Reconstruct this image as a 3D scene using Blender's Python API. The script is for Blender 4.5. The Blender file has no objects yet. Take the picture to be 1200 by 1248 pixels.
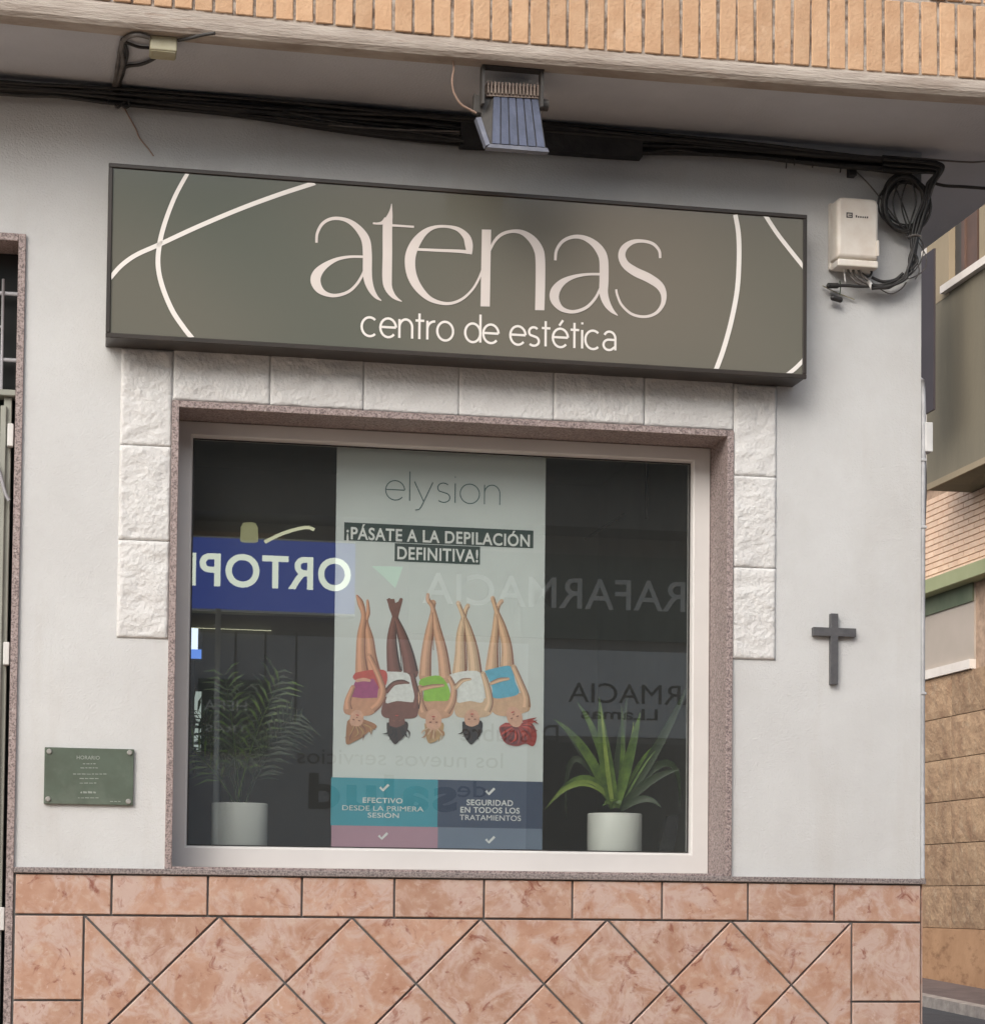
import bpy, bmesh, math, random
from mathutils import Vector, Matrix
from mathutils.geometry import tessellate_polygon
random.seed(7)
S = bpy.context.scene
COL = S.collection
R = math.radians

# ------------------------------------------------------------------ camera
W0, H0 = 1200.0, 1248.0
F, PCX, PCY = 2574.09, 560.02, 989.44
YAW, PIT, ROL = .1875, .0422, .0108
CAM = Vector((.1084, -6.6955, 1.576))
_f = Vector((math.sin(YAW)*math.cos(PIT), math.cos(YAW)*math.cos(PIT), math.sin(PIT)))
_r = Vector((math.cos(YAW), -math.sin(YAW), 0)); _u = _r.cross(_f)
_r, _u = math.cos(ROL)*_r + math.sin(ROL)*_u, -math.sin(ROL)*_r + math.cos(ROL)*_u
cd = bpy.data.cameras.new('camera'); cam = bpy.data.objects.new('camera', cd); COL.objects.link(cam)
cd.sensor_fit = 'HORIZONTAL'; cd.sensor_width = 36; cd.lens = F/W0*36
cd.shift_x = (W0/2-PCX)/W0; cd.shift_y = (PCY-H0/2)/W0
cd.clip_start = .1; cd.clip_end = 500
cam.matrix_world = Matrix(((_r.x, _u.x, -_f.x, CAM.x), (_r.y, _u.y, -_f.y, CAM.y), (_r.z, _u.z, -_f.z, CAM.z), (0, 0, 0, 1)))
S.camera = cam

# ------------------------------------------------------------------ light
SUN_EL, SUN_AZ = 36, -34           # the sun stands in front of the facade (-Y), to the left
w = bpy.data.worlds.new('World'); S.world = w; w.use_nodes = True
nt = w.node_tree; nt.nodes.clear()
sky = nt.nodes.new('ShaderNodeTexSky'); sky.sky_type = 'NISHITA'; sky.sun_disc = False
sky.sun_elevation = R(SUN_EL); sky.sun_rotation = R(180-SUN_AZ); sky.dust_density = 4
hs = nt.nodes.new('ShaderNodeHueSaturation'); hs.inputs['Saturation'].default_value = .5
bg = nt.nodes.new('ShaderNodeBackground'); bg.inputs[1].default_value = .15
wo = nt.nodes.new('ShaderNodeOutputWorld')
nt.links.new(sky.outputs[0], hs.inputs['Color']); nt.links.new(hs.outputs[0], bg.inputs[0]); nt.links.new(bg.outputs[0], wo.inputs[0])
sl = bpy.data.lights.new('sun', 'SUN'); sl.energy = 1.0; sl.angle = R(60); sl.color = (1, .95, .88)
so = bpy.data.objects.new('sun', sl); COL.objects.link(so); so.location = (2, -8, 12)
sd = Vector((math.sin(R(SUN_AZ))*math.cos(R(SUN_EL)), -math.cos(R(SUN_AZ))*math.cos(R(SUN_EL)), math.sin(R(SUN_EL))))
so.rotation_euler = (-sd).to_track_quat('-Z', 'Y').to_euler()
vs = S.view_settings; vs.view_transform = 'Standard'; vs.look = 'None'; vs.gamma = 1; vs.exposure = .6
vs.use_curve_mapping = False

# ------------------------------------------------------------------ measuring: a photo position on a known real plane
def ray(u, v): return _r*((u-PCX)/F) + _u*((PCY-v)/F) + _f
def P(u, v, Y=0.): d = ray(u, v); return CAM + d*((Y-CAM.y)/d.y)
def PXP(u, v, X): d = ray(u, v); return CAM + d*((X-CAM.x)/d.x)
def PZ(u, v, Z): d = ray(u, v); return CAM + d*((Z-CAM.z)/d.z)
GLASS_Y = .20
def V(u, v, Yr):                      # a thing seen mirrored in the window pane, at its real place across the street
    p = P(u, v, 2*GLASS_Y - Yr); return Vector((p.x, Yr, p.z))

# ------------------------------------------------------------------ materials
def srgb(r, g, b):
    f = lambda c: ((c/255)/12.92) if c/255 <= .04045 else (((c/255)+.055)/1.055)**2.4
    return (f(r), f(g), f(b), 1)
def mat(name, col, rough=.7, var=None, vscale=6, vdetail=4, bump=0, bscale=60, metal=0, rand=0, spec=.5, coat=0, stretch=None, bdist=.01, emit=None, estr=0, contrast=(.35, .65)):
    m = bpy.data.materials.new(name); m.use_nodes = True; t = m.node_tree; N = t.nodes; L = t.links
    b = N['Principled BSDF']; col = tuple(col)[:3]+(1,)
    b.inputs['Base Color'].default_value = col; b.inputs['Roughness'].default_value = rough
    b.inputs['Metallic'].default_value = metal; b.inputs['Specular IOR Level'].default_value = spec
    b.inputs['Coat Weight'].default_value = coat
    tc = N.new('ShaderNodeTexCoord'); vec = tc.outputs['Object']
    oi = N.new('ShaderNodeObjectInfo')
    ad = N.new('ShaderNodeVectorMath'); ad.operation = 'MULTIPLY_ADD'
    cb = N.new('ShaderNodeCombineXYZ')
    for i in range(3): L.new(oi.outputs['Random'], cb.inputs[i])
    ad.inputs[1].default_value = (37, 19, 53); L.new(cb.outputs[0], ad.inputs[0]); L.new(vec, ad.inputs[2]); vec = ad.outputs[0]
    if stretch:
        mp = N.new('ShaderNodeMapping'); mp.inputs['Scale'].default_value = stretch; L.new(vec, mp.inputs[0]); vec = mp.outputs[0]
    cur = None
    if var:
        n = N.new('ShaderNodeTexNoise'); n.inputs['Scale'].default_value = vscale; n.inputs['Detail'].default_value = vdetail; n.inputs['Roughness'].default_value = .62
        L.new(vec, n.inputs['Vector'])
        r = N.new('ShaderNodeValToRGB'); r.color_ramp.elements[0].position = contrast[0]; r.color_ramp.elements[1].position = contrast[1]
        r.color_ramp.elements[0].color = tuple(var)[:3]+(1,); r.color_ramp.elements[1].color = col
        L.new(n.outputs['Fac'], r.inputs[0]); cur = r.outputs[0]
    if rand:
        h = N.new('ShaderNodeHueSaturation'); 
        mr = N.new('ShaderNodeMapRange'); mr.inputs['To Min'].default_value = 1-rand; mr.inputs['To Max'].default_value = 1+rand
        L.new(oi.outputs['Random'], mr.inputs[0]); L.new(mr.outputs[0], h.inputs['Value'])
        if cur: L.new(cur, h.inputs['Color'])
        else: h.inputs['Color'].default_value = col
        cur = h.outputs[0]
    if cur: L.new(cur, b.inputs['Base Color'])
    if bump:
        n2 = N.new('ShaderNodeTexNoise'); n2.inputs['Scale'].default_value = bscale; n2.inputs['Detail'].default_value = 5
        L.new(vec, n2.inputs['Vector'])
        bp = N.new('ShaderNodeBump'); bp.inputs['Strength'].default_value = bump; bp.inputs['Distance'].default_value = bdist
        L.new(n2.outputs['Fac'], bp.inputs['Height']); L.new(bp.outputs[0], b.inputs['Normal'])
    if emit:
        b.inputs['Emission Color'].default_value = tuple(emit)[:3]+(1,); b.inputs['Emission Strength'].default_value = estr
    return m
def mixlayer(m, col, scale, lo, hi, amount=1., stretch=(1, 1, 1), detail=6, dist=0):   # stains / veins laid over the base colour
    t = m.node_tree; N = t.nodes; L = t.links; b = N['Principled BSDF']; bc = b.inputs['Base Color']
    mx = N.new('ShaderNodeMix'); mx.data_type = 'RGBA'
    if bc.links: L.new(bc.links[0].from_socket, mx.inputs[6])
    else: mx.inputs[6].default_value = bc.default_value
    mx.inputs[7].default_value = tuple(col)[:3]+(1,)
    tc = N.new('ShaderNodeTexCoord'); oi = N.new('ShaderNodeObjectInfo'); ad = N.new('ShaderNodeVectorMath'); ad.operation = 'MULTIPLY_ADD'
    cb = N.new('ShaderNodeCombineXYZ')
    for i in range(3): L.new(oi.outputs['Random'], cb.inputs[i])
    ad.inputs[1].default_value = (71, 23, 91); L.new(cb.outputs[0], ad.inputs[0]); L.new(tc.outputs['Object'], ad.inputs[2])
    mp = N.new('ShaderNodeMapping'); mp.inputs['Scale'].default_value = stretch; L.new(ad.outputs[0], mp.inputs[0])
    n = N.new('ShaderNodeTexNoise'); n.inputs['Scale'].default_value = scale; n.inputs['Detail'].default_value = detail; n.inputs['Roughness'].default_value = .65; n.inputs['Distortion'].default_value = dist
    L.new(mp.outputs[0], n.inputs['Vector'])
    mr = N.new('ShaderNodeMapRange'); mr.inputs['From Min'].default_value = lo; mr.inputs['From Max'].default_value = hi; mr.inputs['To Max'].default_value = amount
    L.new(n.outputs['Fac'], mr.inputs[0]); L.new(mr.outputs[0], mx.inputs[0]); L.new(mx.outputs[2], bc)

M = {}
M['stucco'] = mat('stucco', (.60, .61, .61), .9, (.555, .56, .558), 3, 5, .42, 190, bdist=.006)
mixlayer(M['stucco'], (.42, .38, .33), 5, .55, .8, .3, (1, 1, .12))
mixlayer(M['stucco'], (.40, .37, .33), 1.6, .55, .85, .35, (1, 1, .5))
M['stone_white'] = mat('stone_white', (.66, .66, .65), .92, (.61, .605, .595), 10, 5, .8, 90, rand=.02, bdist=.006)
M['granite'] = mat('granite', (.36, .29, .275), .55, (.13, .10, .10), 160, 3, .15, 200, contrast=(.38, .56))
mixlayer(M['granite'], (.55, .48, .46), 95, .56, .68, .8)
M['frame'] = mat('white_frame', (.66, .645, .63), .45, (.62, .605, .59), 4, 3)
M['tile'] = mat('terracotta_tile', (.49, .315, .235), .42, (.40, .225, .155), 11, 9, .12, 40, rand=.09, contrast=(.36, .62))
mixlayer(M['tile'], (.53, .40, .35), 8, .45, .58, .9, dist=.9)
mixlayer(M['tile'], (.58, .47, .40), 28, .52, .66, .5, detail=10, dist=.4)
mixlayer(M['tile'], (.36, .17, .11), 34, .56, .68, .45, detail=10, dist=.5)
mixlayer(M['tile'], (.22, .065, .042), 15, .585, .68, .85, detail=10, dist=1.2)
mixlayer(M['tile'], (.34, .13, .08), 8, .60, .72, .6, detail=10, dist=.6)
mixlayer(M['tile'], (.60, .46, .40), 20, .62, .70, .8, detail=8, dist=1.8)
M['grout'] = mat('grout', (.15, .15, .15), .9, bump=.3, bscale=120)
M['ledge'] = mat('ledge_stone', (.30, .26, .25), .6, (.10, .085, .085), 150, 3, .15, 160, contrast=(.36, .58))
M['soffit'] = mat('soffit_render', (.52, .535, .57), .92, (.46, .475, .505), 2.2, 5, .45, 110, bdist=.006)
M['concrete'] = mat('painted_concrete', (.44, .39, .34), .85, (.29, .24, .20), 9, 7, .5, 70, stretch=(.5, 1, 3))
mixlayer(M['concrete'], (.20, .13, .09), 6, .60, .74, .8, (1, 1, 5), 8)
M['brick'] = mat('pale_brick', (.56, .365, .225), .85, (.49, .30, .175), 12, 5, .35, 90, rand=.09)
mixlayer(M['brick'], (.68, .50, .36), 14, .6, .75, .5)
M['mortar'] = mat('mortar', (.40, .35, .30), .95, (.13, .09, .065), 22, 4, .5, 80, contrast=(.38, .62))
M['brown_metal'] = mat('dark_brown_metal', (.040, .032, .027), .35, (.030, .026, .022), 8, 3)
M['sign_face'] = mat('sign_face_vinyl', (.185, .168, .138), .10, (.115, .128, .108), .8, 1, .02, 3, spec=.8, contrast=(.3, .7))  # drift from taupe to green stands in for a mirrored gradient
M['letter'] = mat('letter_vinyl', (.68, .625, .585), .45, (.64, .585, .55), 6, 2)
M['letter_small'] = mat('letter_white', (.78, .75, .71), .45)
M['cable'] = mat('black_cable', (.018, .018, .019), .5, (.035, .033, .03), 20, 3, .2, 60)
M['cable_grey'] = mat('grey_cable', (.16, .15, .14), .6, (.10, .09, .085), 20, 3)
M['wire_tan'] = mat('tan_wire', (.40, .28, .22), .6, (.32, .22, .17), 20, 3)
M['tray'] = mat('dusty_black_rubber', (.014, .014, .017), .7, (.03, .03, .03), 14, 4, .3, 40)
M['jbox'] = mat('junction_box_plastic', (.42, .40, .29), .6, (.33, .30, .18), 12, 4)
M['plastic_cream'] = mat('aged_cream_plastic', (.82, .78, .71), .45, (.72, .65, .57), 11, 6, .06, 30)
mixlayer(M['plastic_cream'], (.16, .11, .08), 9, .66, .78, .75, (1.6, 1, .8), 8)
M['dark_print'] = mat('dark_print', (.10, .09, .085), .6)
M['white_plastic'] = mat('white_plastic', (.68, .68, .67), .5, (.58, .58, .57), 10, 3)
M['lamp_blue'] = mat('blue_grey_casting', (.085, .10, .155), .5, (.06, .072, .11), 14, 5, .2, 60)
mixlayer(M['lamp_blue'], (.16, .18, .24), 9, .55, .8, .5, (2, 1, .4))
M['lamp_fin'] = mat('dusty_fins', (.30, .24, .20), .7, (.16, .12, .10), 30, 4)
M['lamp_rim'] = mat('worn_rim', (.20, .21, .25), .45, (.13, .14, .18), 20, 3, metal=.2)
M['lamp_dark'] = mat('dark_casting', (.04, .037, .034), .6, (.06, .055, .05), 20, 3)
M['iron'] = mat('black_iron', (.075, .075, .082), .5, (.10, .10, .105), 40, 4, .15, 100)
M['plaque'] = mat('green_grey_plaque', (.115, .145, .115), .22, (.10, .12, .095), 12, 5, .03, 20, spec=.6)
mixlayer(M['plaque'], (.17, .20, .165), 9, .5, .72, .6)
M['plaque_text'] = mat('engraved_text', (.27, .30, .27), .5)
M['screw'] = mat('screw_cap', (.50, .49, .46), .35, metal=.5)
M['door'] = mat('grey_green_door', (.33, .34, .30), .5, (.28, .29, .255), 6, 4)
M['door_glass'] = mat('dark_door_glass', (.02, .022, .022), .08, (.025, .027, .027), 3, 2)
M['bar'] = mat('grey_bar', (.33, .33, .35), .5)
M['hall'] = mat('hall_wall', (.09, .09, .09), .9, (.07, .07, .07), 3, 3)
M['room'] = mat('room_wall', (.40, .40, .38), .9, (.34, .34, .32), 2, 3)
M['room_floor'] = mat('display_floor', (.12, .12, .13), .5, (.045, .045, .05), 6, 3)
M['poster'] = mat('banner_fabric', (.68, .725, .715), .75, (.65, .70, .69), 2.5, 3)
M['poster_ink'] = mat('ink_slate', (.022, .05, .048), .6)
M['poster_logo'] = mat('ink_logo', (.13, .20, .205), .6)
M['poster_white'] = mat('ink_white', (.80, .82, .80), .6)
M['p_blue'] = mat('ink_teal', (.045, .33, .42), .6); M['p_navy'] = mat('ink_navy', (.035, .06, .12), .6)
M['p_pink'] = mat('ink_mauve', (.46, .27, .34), .6); M['p_grey'] = mat('ink_blue_grey', (.16, .21, .29), .6)
for k, c in dict(s1=(214, 160, 128), s2=(128, 84, 74), s3=(214, 168, 138), s4=(222, 190, 158), s5=(222, 182, 148), face=(226, 178, 152), shade=(150, 100, 82), plum=(172, 78, 132), coral=(205, 90, 80),
                 towel=(236, 240, 238), lime=(150, 206, 74), sky=(98, 184, 214), h1=(178, 128, 92), h2=(60, 44, 42), h3=(196, 160, 112), h4=(28, 26, 30), h5=(168, 58, 52), h5b=(120, 52, 56)).items():
    M['ink_'+k] = mat('ink_'+k, srgb(*c), .65, tuple(x*.86 for x in srgb(*c)[:3]), 60, 3)
for k_, c_ in dict(s1=(214, 160, 128), s2=(128, 84, 74), s3=(214, 168, 138), s4=(222, 190, 158), s5=(222, 182, 148)).items():
    M['ink_'+k_+'m'] = mat('ink_'+k_+'m', tuple(x*.72 for x in srgb(*c_)[:3]), .65); M['ink_'+k_+'l'] = mat('ink_'+k_+'l', tuple(min(1, x*1.22) for x in srgb(*c_)[:3]), .65)
M['pot'] = mat('white_ceramic', (.82, .83, .78), .4, (.77, .78, .73), 5, 3)
M['soil'] = mat('soil', (.03, .022, .015), .95, bump=.6, bscale=120)
M['leaf'] = mat('leaf_green', (.15, .25, .04), .45, (.05, .10, .02), 18, 4, stretch=(1, 1, 1))
M['leaf_pale'] = mat('leaf_stripe', (.36, .46, .10), .45, (.20, .30, .05), 20, 3)
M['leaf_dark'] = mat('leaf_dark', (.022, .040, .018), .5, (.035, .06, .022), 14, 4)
M['navy'] = mat('navy_fabric', (.014, .014, .030), .9, (.020, .020, .038), 30, 4)
M['oblong'] = mat('lit_oblong', (.8, .85, .9), .4, emit=(.75, .85, 1), estr=1.1)
M['oblong_blue'] = mat('lit_oblong_blue', (.1, .2, .6), .4, emit=(.10, .22, .62), estr=1.1)
M['reflection_glow'] = mat('reflection_panel', (.6, .65, .6), .6, emit=(.62, .72, .66), estr=.42)  # glow stands in for reflected skylight
# background
M['bg_render'] = mat('olive_render', (.20, .175, .125), .9, (.165, .145, .105), .8, 5, .3, 30, stretch=(1, 3, .5))
M['bg_tan'] = mat('tan_render', (.34, .27, .185), .9, (.29, .235, .155), 1.2, 4, .3, 30)
M['bg_white'] = mat('white_capping', (.80, .74, .68), .7, (.7, .64, .58), 3, 3)
M['bg_brick'] = mat('peach_brick', (.84, .62, .46), .9, (.78, .54, .39), 5, 4, .3, 40, rand=.07)
M['bg_mortar'] = mat('brick_mortar', (.50, .35, .25), .95, (.30, .21, .15), 10, 3)
M['shutter_brown'] = mat('brown_shutter', (.13, .075, .055), .6, (.10, .06, .045), 3, 3)
M['shutter_grey'] = mat('grey_shutter', (.07, .062, .055), .6, (.055, .05, .045), 3, 3)
M['plum_panel'] = mat('plum_grey_panel', (.045, .034, .038), .6, (.038, .029, .032), 2, 3)
M['green_beam'] = mat('green_beam', (.36, .38, .21), .6, (.30, .32, .17), 2, 3)
M['green_shaded'] = mat('green_shaded', (.09, .115, .065), .6, (.13, .15, .09), 3, 3)
M['roller'] = mat('beige_shutter', (.47, .40, .34), .6, (.42, .36, .30), 1.5, 4)
M['bg_stone'] = mat('brown_stone', (.42, .28, .17), .9, (.25, .15, .09), 5, 7, .5, 24, rand=.10, contrast=(.3, .62), bdist=.03)
mixlayer(M['bg_stone'], (.50, .38, .26), 9, .55, .7, .6)
M['bg_plinth'] = mat('ochre_plinth', (.46, .27, .15), .9, (.38, .215, .115), 3, 5, .4, 20)
mixlayer(M['bg_plinth'], (.12, .05, .02), 4, .52, .7, .6, (1, 1, 2.5), 8)
M['asphalt'] = mat('asphalt', (.065, .065, .072), .9, (.045, .045, .05), 5, 6, .6, 90)
M['pavement'] = mat('pavement', (.16, .12, .11), .9, (.11, .085, .08), 4, 6, .5, 50)
M['bounce_paving'] = mat('bounce_paving', (.46, .345, .255), .9, (.40, .30, .22), 3, 5, .3, 40)  # kept pale and warm to throw light upward
M['kerb'] = mat('kerb_stone', (.42, .37, .33), .85, (.25, .22, .2), 8, 5, .4, 50)
M['pipe_grey'] = mat('painted_pipe', (.50, .51, .52), .6, (.36, .36, .37), 12, 4)
# across the street
M['op_wall'] = mat('opposite_wall', (.22, .215, .20), .9, (.18, .175, .165), 2, 4)
M['op_dark'] = mat('opposite_soffit', (.09, .088, .08), .9, (.075, .073, .066), 2, 3)
M['op_stone'] = mat('opposite_stone', (.62, .40, .28), .9, (.32, .20, .14), 60, 5, emit=(.50, .36, .24), estr=.0)
M['op_shutter'] = mat('opposite_shutter', (.42, .44, .46), .6, (.36, .38, .40), 2, 3)
M['op_panel'] = mat('opposite_panel', (.66, .70, .72), .6, (.58, .62, .64), 2, 3)
M['op_green'] = mat('opposite_fascia', (.07, .10, .08), .5)
M['op_green_lit'] = mat('opposite_cross_green', (.1, .5, .25), .5, emit=(.15, .50, .28), estr=.45)
M['op_blue'] = mat('lit_blue_sign', (.03, .05, .2), .5, emit=(.06, .10, .42), estr=.9)
M['op_letters'] = mat('lit_white_letters', (.8, .8, .75), .5, emit=(.95, 1.0, .84), estr=1.7)
M['op_letters_dim'] = mat('unlit_pale_letters', (.75, .78, .75), .5)
M['op_cream'] = mat('cream_hood', (.8, .78, .45), .6, emit=(.9, .86, .42), estr=.5)
M['op_glow'] = mat('lit_strip', (.8, .8, .6), .6, emit=(.85, .82, .55), estr=1.6)  # glow in place of lamplight, on the strip and the hood arm

g = bpy.data.materials.new('window_glass'); g.use_nodes = True; M['glass'] = g
n = g.node_tree.nodes; l = g.node_tree.links; n.clear()
tr = n.new('ShaderNodeBsdfTransparent'); tr.inputs[0].default_value = (.86, .89, .88, 1)
gl = n.new('ShaderNodeBsdfGlossy'); gl.inputs['Roughness'].default_value = .004; gl.inputs['Color'].default_value = (.95, 1, .98, 1)
tcg = n.new('ShaderNodeTexCoord'); nz = n.new('ShaderNodeTexNoise'); nz.inputs['Scale'].default_value = 1.3; nz.inputs['Detail'].default_value = 0
bpg = n.new('ShaderNodeBump'); bpg.inputs['Strength'].default_value = .02; bpg.inputs['Distance'].default_value = .02
l.new(tcg.outputs['Object'], nz.inputs[0]); l.new(nz.outputs[0], bpg.inputs['Height']); l.new(bpg.outputs[0], gl.inputs['Normal'])
mx = n.new('ShaderNodeMixShader'); mx.inputs[0].default_value = .22
df = n.new('ShaderNodeBsdfDiffuse'); df.inputs[0].default_value = (.50, .53, .52, 1)      # pale diffuse share paints a grey haze over the pane
m2 = n.new('ShaderNodeMixShader'); m2.inputs[0].default_value = .04
ou = n.new('ShaderNodeOutputMaterial')
l.new(tr.outputs[0], mx.inputs[1]); l.new(gl.outputs[0], mx.inputs[2]); l.new(mx.outputs[0], m2.inputs[1]); l.new(df.outputs[0], m2.inputs[2]); l.new(m2.outputs[0], ou.inputs[0])

# ------------------------------------------------------------------ object helpers
def tag(o, label=None, cat=None, group=None, kind=None):
    if label: o['label'] = label
    if cat: o['category'] = cat
    if group: o['group'] = group
    if kind: o['kind'] = kind
    return o
def thing(name, label, cat, loc=(0, 0, 0), group=None):
    o = bpy.data.objects.new(name, None); o.location = loc; o.empty_display_size = .05; COL.objects.link(o)
    return tag(o, label, cat, group)
def link(name, me, m, parent=None, smooth=False):
    o = bpy.data.objects.new(name, me); COL.objects.link(o)
    ms = m if isinstance(m, (list, tuple)) else [m]
    if not me.materials:
        for x in ms: me.materials.append(x if not isinstance(x, str) else M[x])
    if smooth:
        for p in me.polygons: p.use_smooth = True
    if parent is not None:
        o.parent = parent; o.matrix_parent_inverse = Matrix.Translation(-parent.location)
        if parent.parent is not None: o.matrix_parent_inverse = Matrix.Identity(4)
    return o
def obj(name, bm, m, parent=None, smooth=False):
    me = bpy.data.meshes.new(name); bm.normal_update(); bm.to_mesh(me); bm.free()
    return link(name, me, m, parent, smooth)
def box(bm, a, b, mi=0):
    x0, x1 = sorted((a[0], b[0])); y0, y1 = sorted((a[1], b[1])); z0, z1 = sorted((a[2], b[2]))
    v = [bm.verts.new(c) for c in ((x0, y0, z0), (x1, y0, z0), (x1, y1, z0), (x0, y1, z0), (x0, y0, z1), (x1, y0, z1), (x1, y1, z1), (x0, y1, z1))]
    for f in ((0, 3, 2, 1), (4, 5, 6, 7), (0, 1, 5, 4), (1, 2, 6, 5), (2, 3, 7, 6), (3, 0, 4, 7)):
        bm.faces.new([v[i] for i in f]).material_index = mi
def bevel(bm, w, seg=2):
    bmesh.ops.bevel(bm, geom=bm.edges[:], offset=w, segments=seg, affect='EDGES', profile=.5)
def bx(name, a, b, m, parent=None, bev=0, seg=2):
    bm = bmesh.new(); box(bm, a, b)
    if bev: bevel(bm, bev, seg)
    return obj(name, bm, m, parent)
def prism(bm, pts, d, mi=0):          # polygon of 3D points pushed along vector d
    d = Vector(d); a = [bm.verts.new(Vector(p)) for p in pts]; b = [bm.verts.new(Vector(p)+d) for p in pts]; n = len(a)
    tris = tessellate_polygon([[Vector(p) for p in pts]])
    for t in tris:
        try:
            bm.faces.new([a[i] for i in t]).material_index = mi; bm.faces.new([b[i] for i in reversed(t)]).material_index = mi
        except ValueError: pass
    for i in range(n):
        j = (i+1) % n; bm.faces.new((a[i], a[j], b[j], b[i])).material_index = mi
    bmesh.ops.recalc_face_normals(bm, faces=bm.faces[:])
def smoothpath(pts, k=6):
    out = []; n = len(pts); D = len(pts[0])
    for i in range(n-1):
        p0 = pts[max(i-1, 0)]; p1 = pts[i]; p2 = pts[i+1]; p3 = pts[min(i+2, n-1)]
        for s in range(k):
            t = s/k
            out.append(tuple(.5*((2*p1[d]) + (-p0[d]+p2[d])*t + (2*p0[d]-5*p1[d]+4*p2[d]-p3[d])*t*t + (-p0[d]+3*p1[d]-3*p2[d]+p3[d])*t**3) for d in range(D)))
    out.append(tuple(pts[-1])); return out
def tube(bm, pts, r, k=8, sm=4, mi=0):
    pts = [Vector(p) for p in (smoothpath([tuple(p) for p in pts], sm) if len(pts) > 2 and sm > 1 else pts)]
    rings = []; up = Vector((.13, .31, .94))
    for i, p in enumerate(pts):
        t = (pts[min(i+1, len(pts)-1)] - pts[max(i-1, 0)])
        if t.length < 1e-9: t = Vector((0, 0, 1))
        t.normalize(); a = t.cross(up)
        if a.length < .2: a = t.cross(Vector((1, 0, 0)))
        a.normalize(); b = t.cross(a)
        rr = r[i] if isinstance(r, list) else r
        rings.append([bm.verts.new(p + (a*math.cos(2*math.pi*j/k) + b*math.sin(2*math.pi*j/k))*rr) for j in range(k)])
    for i in range(len(rings)-1):
        for j in range(k):
            f = bm.faces.new((rings[i][j], rings[i][(j+1) % k], rings[i+1][(j+1) % k], rings[i+1][j])); f.smooth = True; f.material_index = mi
    bm.faces.new(rings[0]).material_index = mi; bm.faces.new(list(reversed(rings[-1]))).material_index = mi
def tb(name, pts, r, m, parent=None, k=8, sm=4):
    bm = bmesh.new(); tube(bm, pts, r, k, sm); return obj(name, bm, m, parent)
def ribbon(bm, pts, fn, sm=6, mi=0, cap=False):     # variable width stroke; pts (x, y, w) in a flat frame, fn maps (x, y) to 3D
    q = smoothpath(pts, sm) if len(pts) > 2 else pts
    L = []; Rr = []
    for i, (x, y, wd) in enumerate(q):
        a = q[max(i-1, 0)]; b = q[min(i+1, len(q)-1)]; dx, dy = b[0]-a[0], b[1]-a[1]; h = math.hypot(dx, dy) or 1
        nx, ny = -dy/h*wd/2, dx/h*wd/2
        L.append(bm.verts.new(fn(x+nx, y+ny))); Rr.append(bm.verts.new(fn(x-nx, y-ny)))
    for i in range(len(q)-1):
        f = bm.faces.new((L[i], L[i+1], Rr[i+1], Rr[i])); f.material_index = mi
    if cap:
        for e in (0, -1):
            x, y, wd = q[e]; c = [bm.verts.new(Vector(fn(x+math.cos(2*math.pi*i/12)*wd/2, y+math.sin(2*math.pi*i/12)*wd/2))+Vector((0, .00006+.00003*e, 0))) for i in range(12)]
            bm.faces.new(c).material_index = mi
def flatpoly(bm, pts, fn, mi=0, sm=0):
    q = pts
    if sm: 
        q = smoothpath(list(pts)+[pts[0]], sm)[:-1]
    v = [Vector(fn(x, y)) for x, y in q]; vv = [bm.verts.new(p) for p in v]
    for t in tessellate_polygon([v]):
        try: bm.faces.new([vv[i] for i in t]).material_index = mi
        except ValueError: pass
def face_to(bm, y_sign=-1):           # flat prints all look one way
    for f in bm.faces:
        f.normal_update()
        if f.normal.y*y_sign < 0: f.normal_flip()

def text_bm(s, offset=0., shear=0., space=1.):
    c = bpy.data.curves.new('lettering', 'FONT'); c.body = s; c.size = 1; c.offset = offset; c.shear = shear; c.resolution_u = 6; c.space_character = space
    o = bpy.data.objects.new('lettering', c); COL.objects.link(o)
    dg = bpy.context.evaluated_depsgraph_get(); dg.update()
    me = bpy.data.meshes.new_from_object(o.evaluated_get(dg))
    bpy.data.objects.remove(o); bpy.data.curves.remove(c)
    bm = bmesh.new(); bm.from_mesh(me); bpy.data.meshes.remove(me); return bm
def ext(bm): 
    xs = [v.co.x for v in bm.verts]; ys = [v.co.y for v in bm.verts]; return min(xs), max(xs), min(ys), max(ys)
def fit_text(s, a, b, h, m, parent=None, offset=0., name='lettering', cap='H', shear=0., wref=None, space=None):
    """lettering whose ink runs from a to b along the baseline with capital height h (metres, up)"""
    if space is None: space = 1+offset*3.5
    bm = text_bm(s, offset, shear, space); x0, x1, y0, y1 = ext(bm)
    if wref: q = text_bm(wref, offset, shear, space); _, x1, _, _ = ext(q); q.free()
    q = text_bm(cap, offset); _, _, c0, c1 = ext(q); q.free()
    a, b = Vector(a), Vector(b); 
    for v in bm.verts:
        p = a + (b-a)*((v.co.x-x0)/(x1-x0)) + Vector((0, 0, 1))*((v.co.y-c0)/(c1-c0)*h); v.co = p
    return obj(name, bm, m, parent)

# ------------------------------------------------------------------ levels of the place
def gz(y): return .035*(y+6.7)       # the street climbs gently away from the viewer
ZS = 4.144                            # underside of the upper floor
ZJ, ZL = 1.519, 1.662                 # tile joint and ledge
XC = 2.958                            # corner of the shop front
WX0, WX1, WZ0, WZ1 = .437, 2.292, ZL+.006, 3.152
DX, DZ = -.030, 3.650                 # door opening (outer edge of its granite jamb, top)

def sheet(name, pts, m, kind='structure'):
    bm = bmesh.new(); bm.faces.new([bm.verts.new(p) for p in pts]); o = obj(name, bm, m); return tag(o, kind=kind)
sheet('ground', [(-60, -60, gz(-60)), (80, -60, gz(-60)), (80, 110, gz(110)), (-60, 110, gz(110))], 'asphalt')

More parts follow.
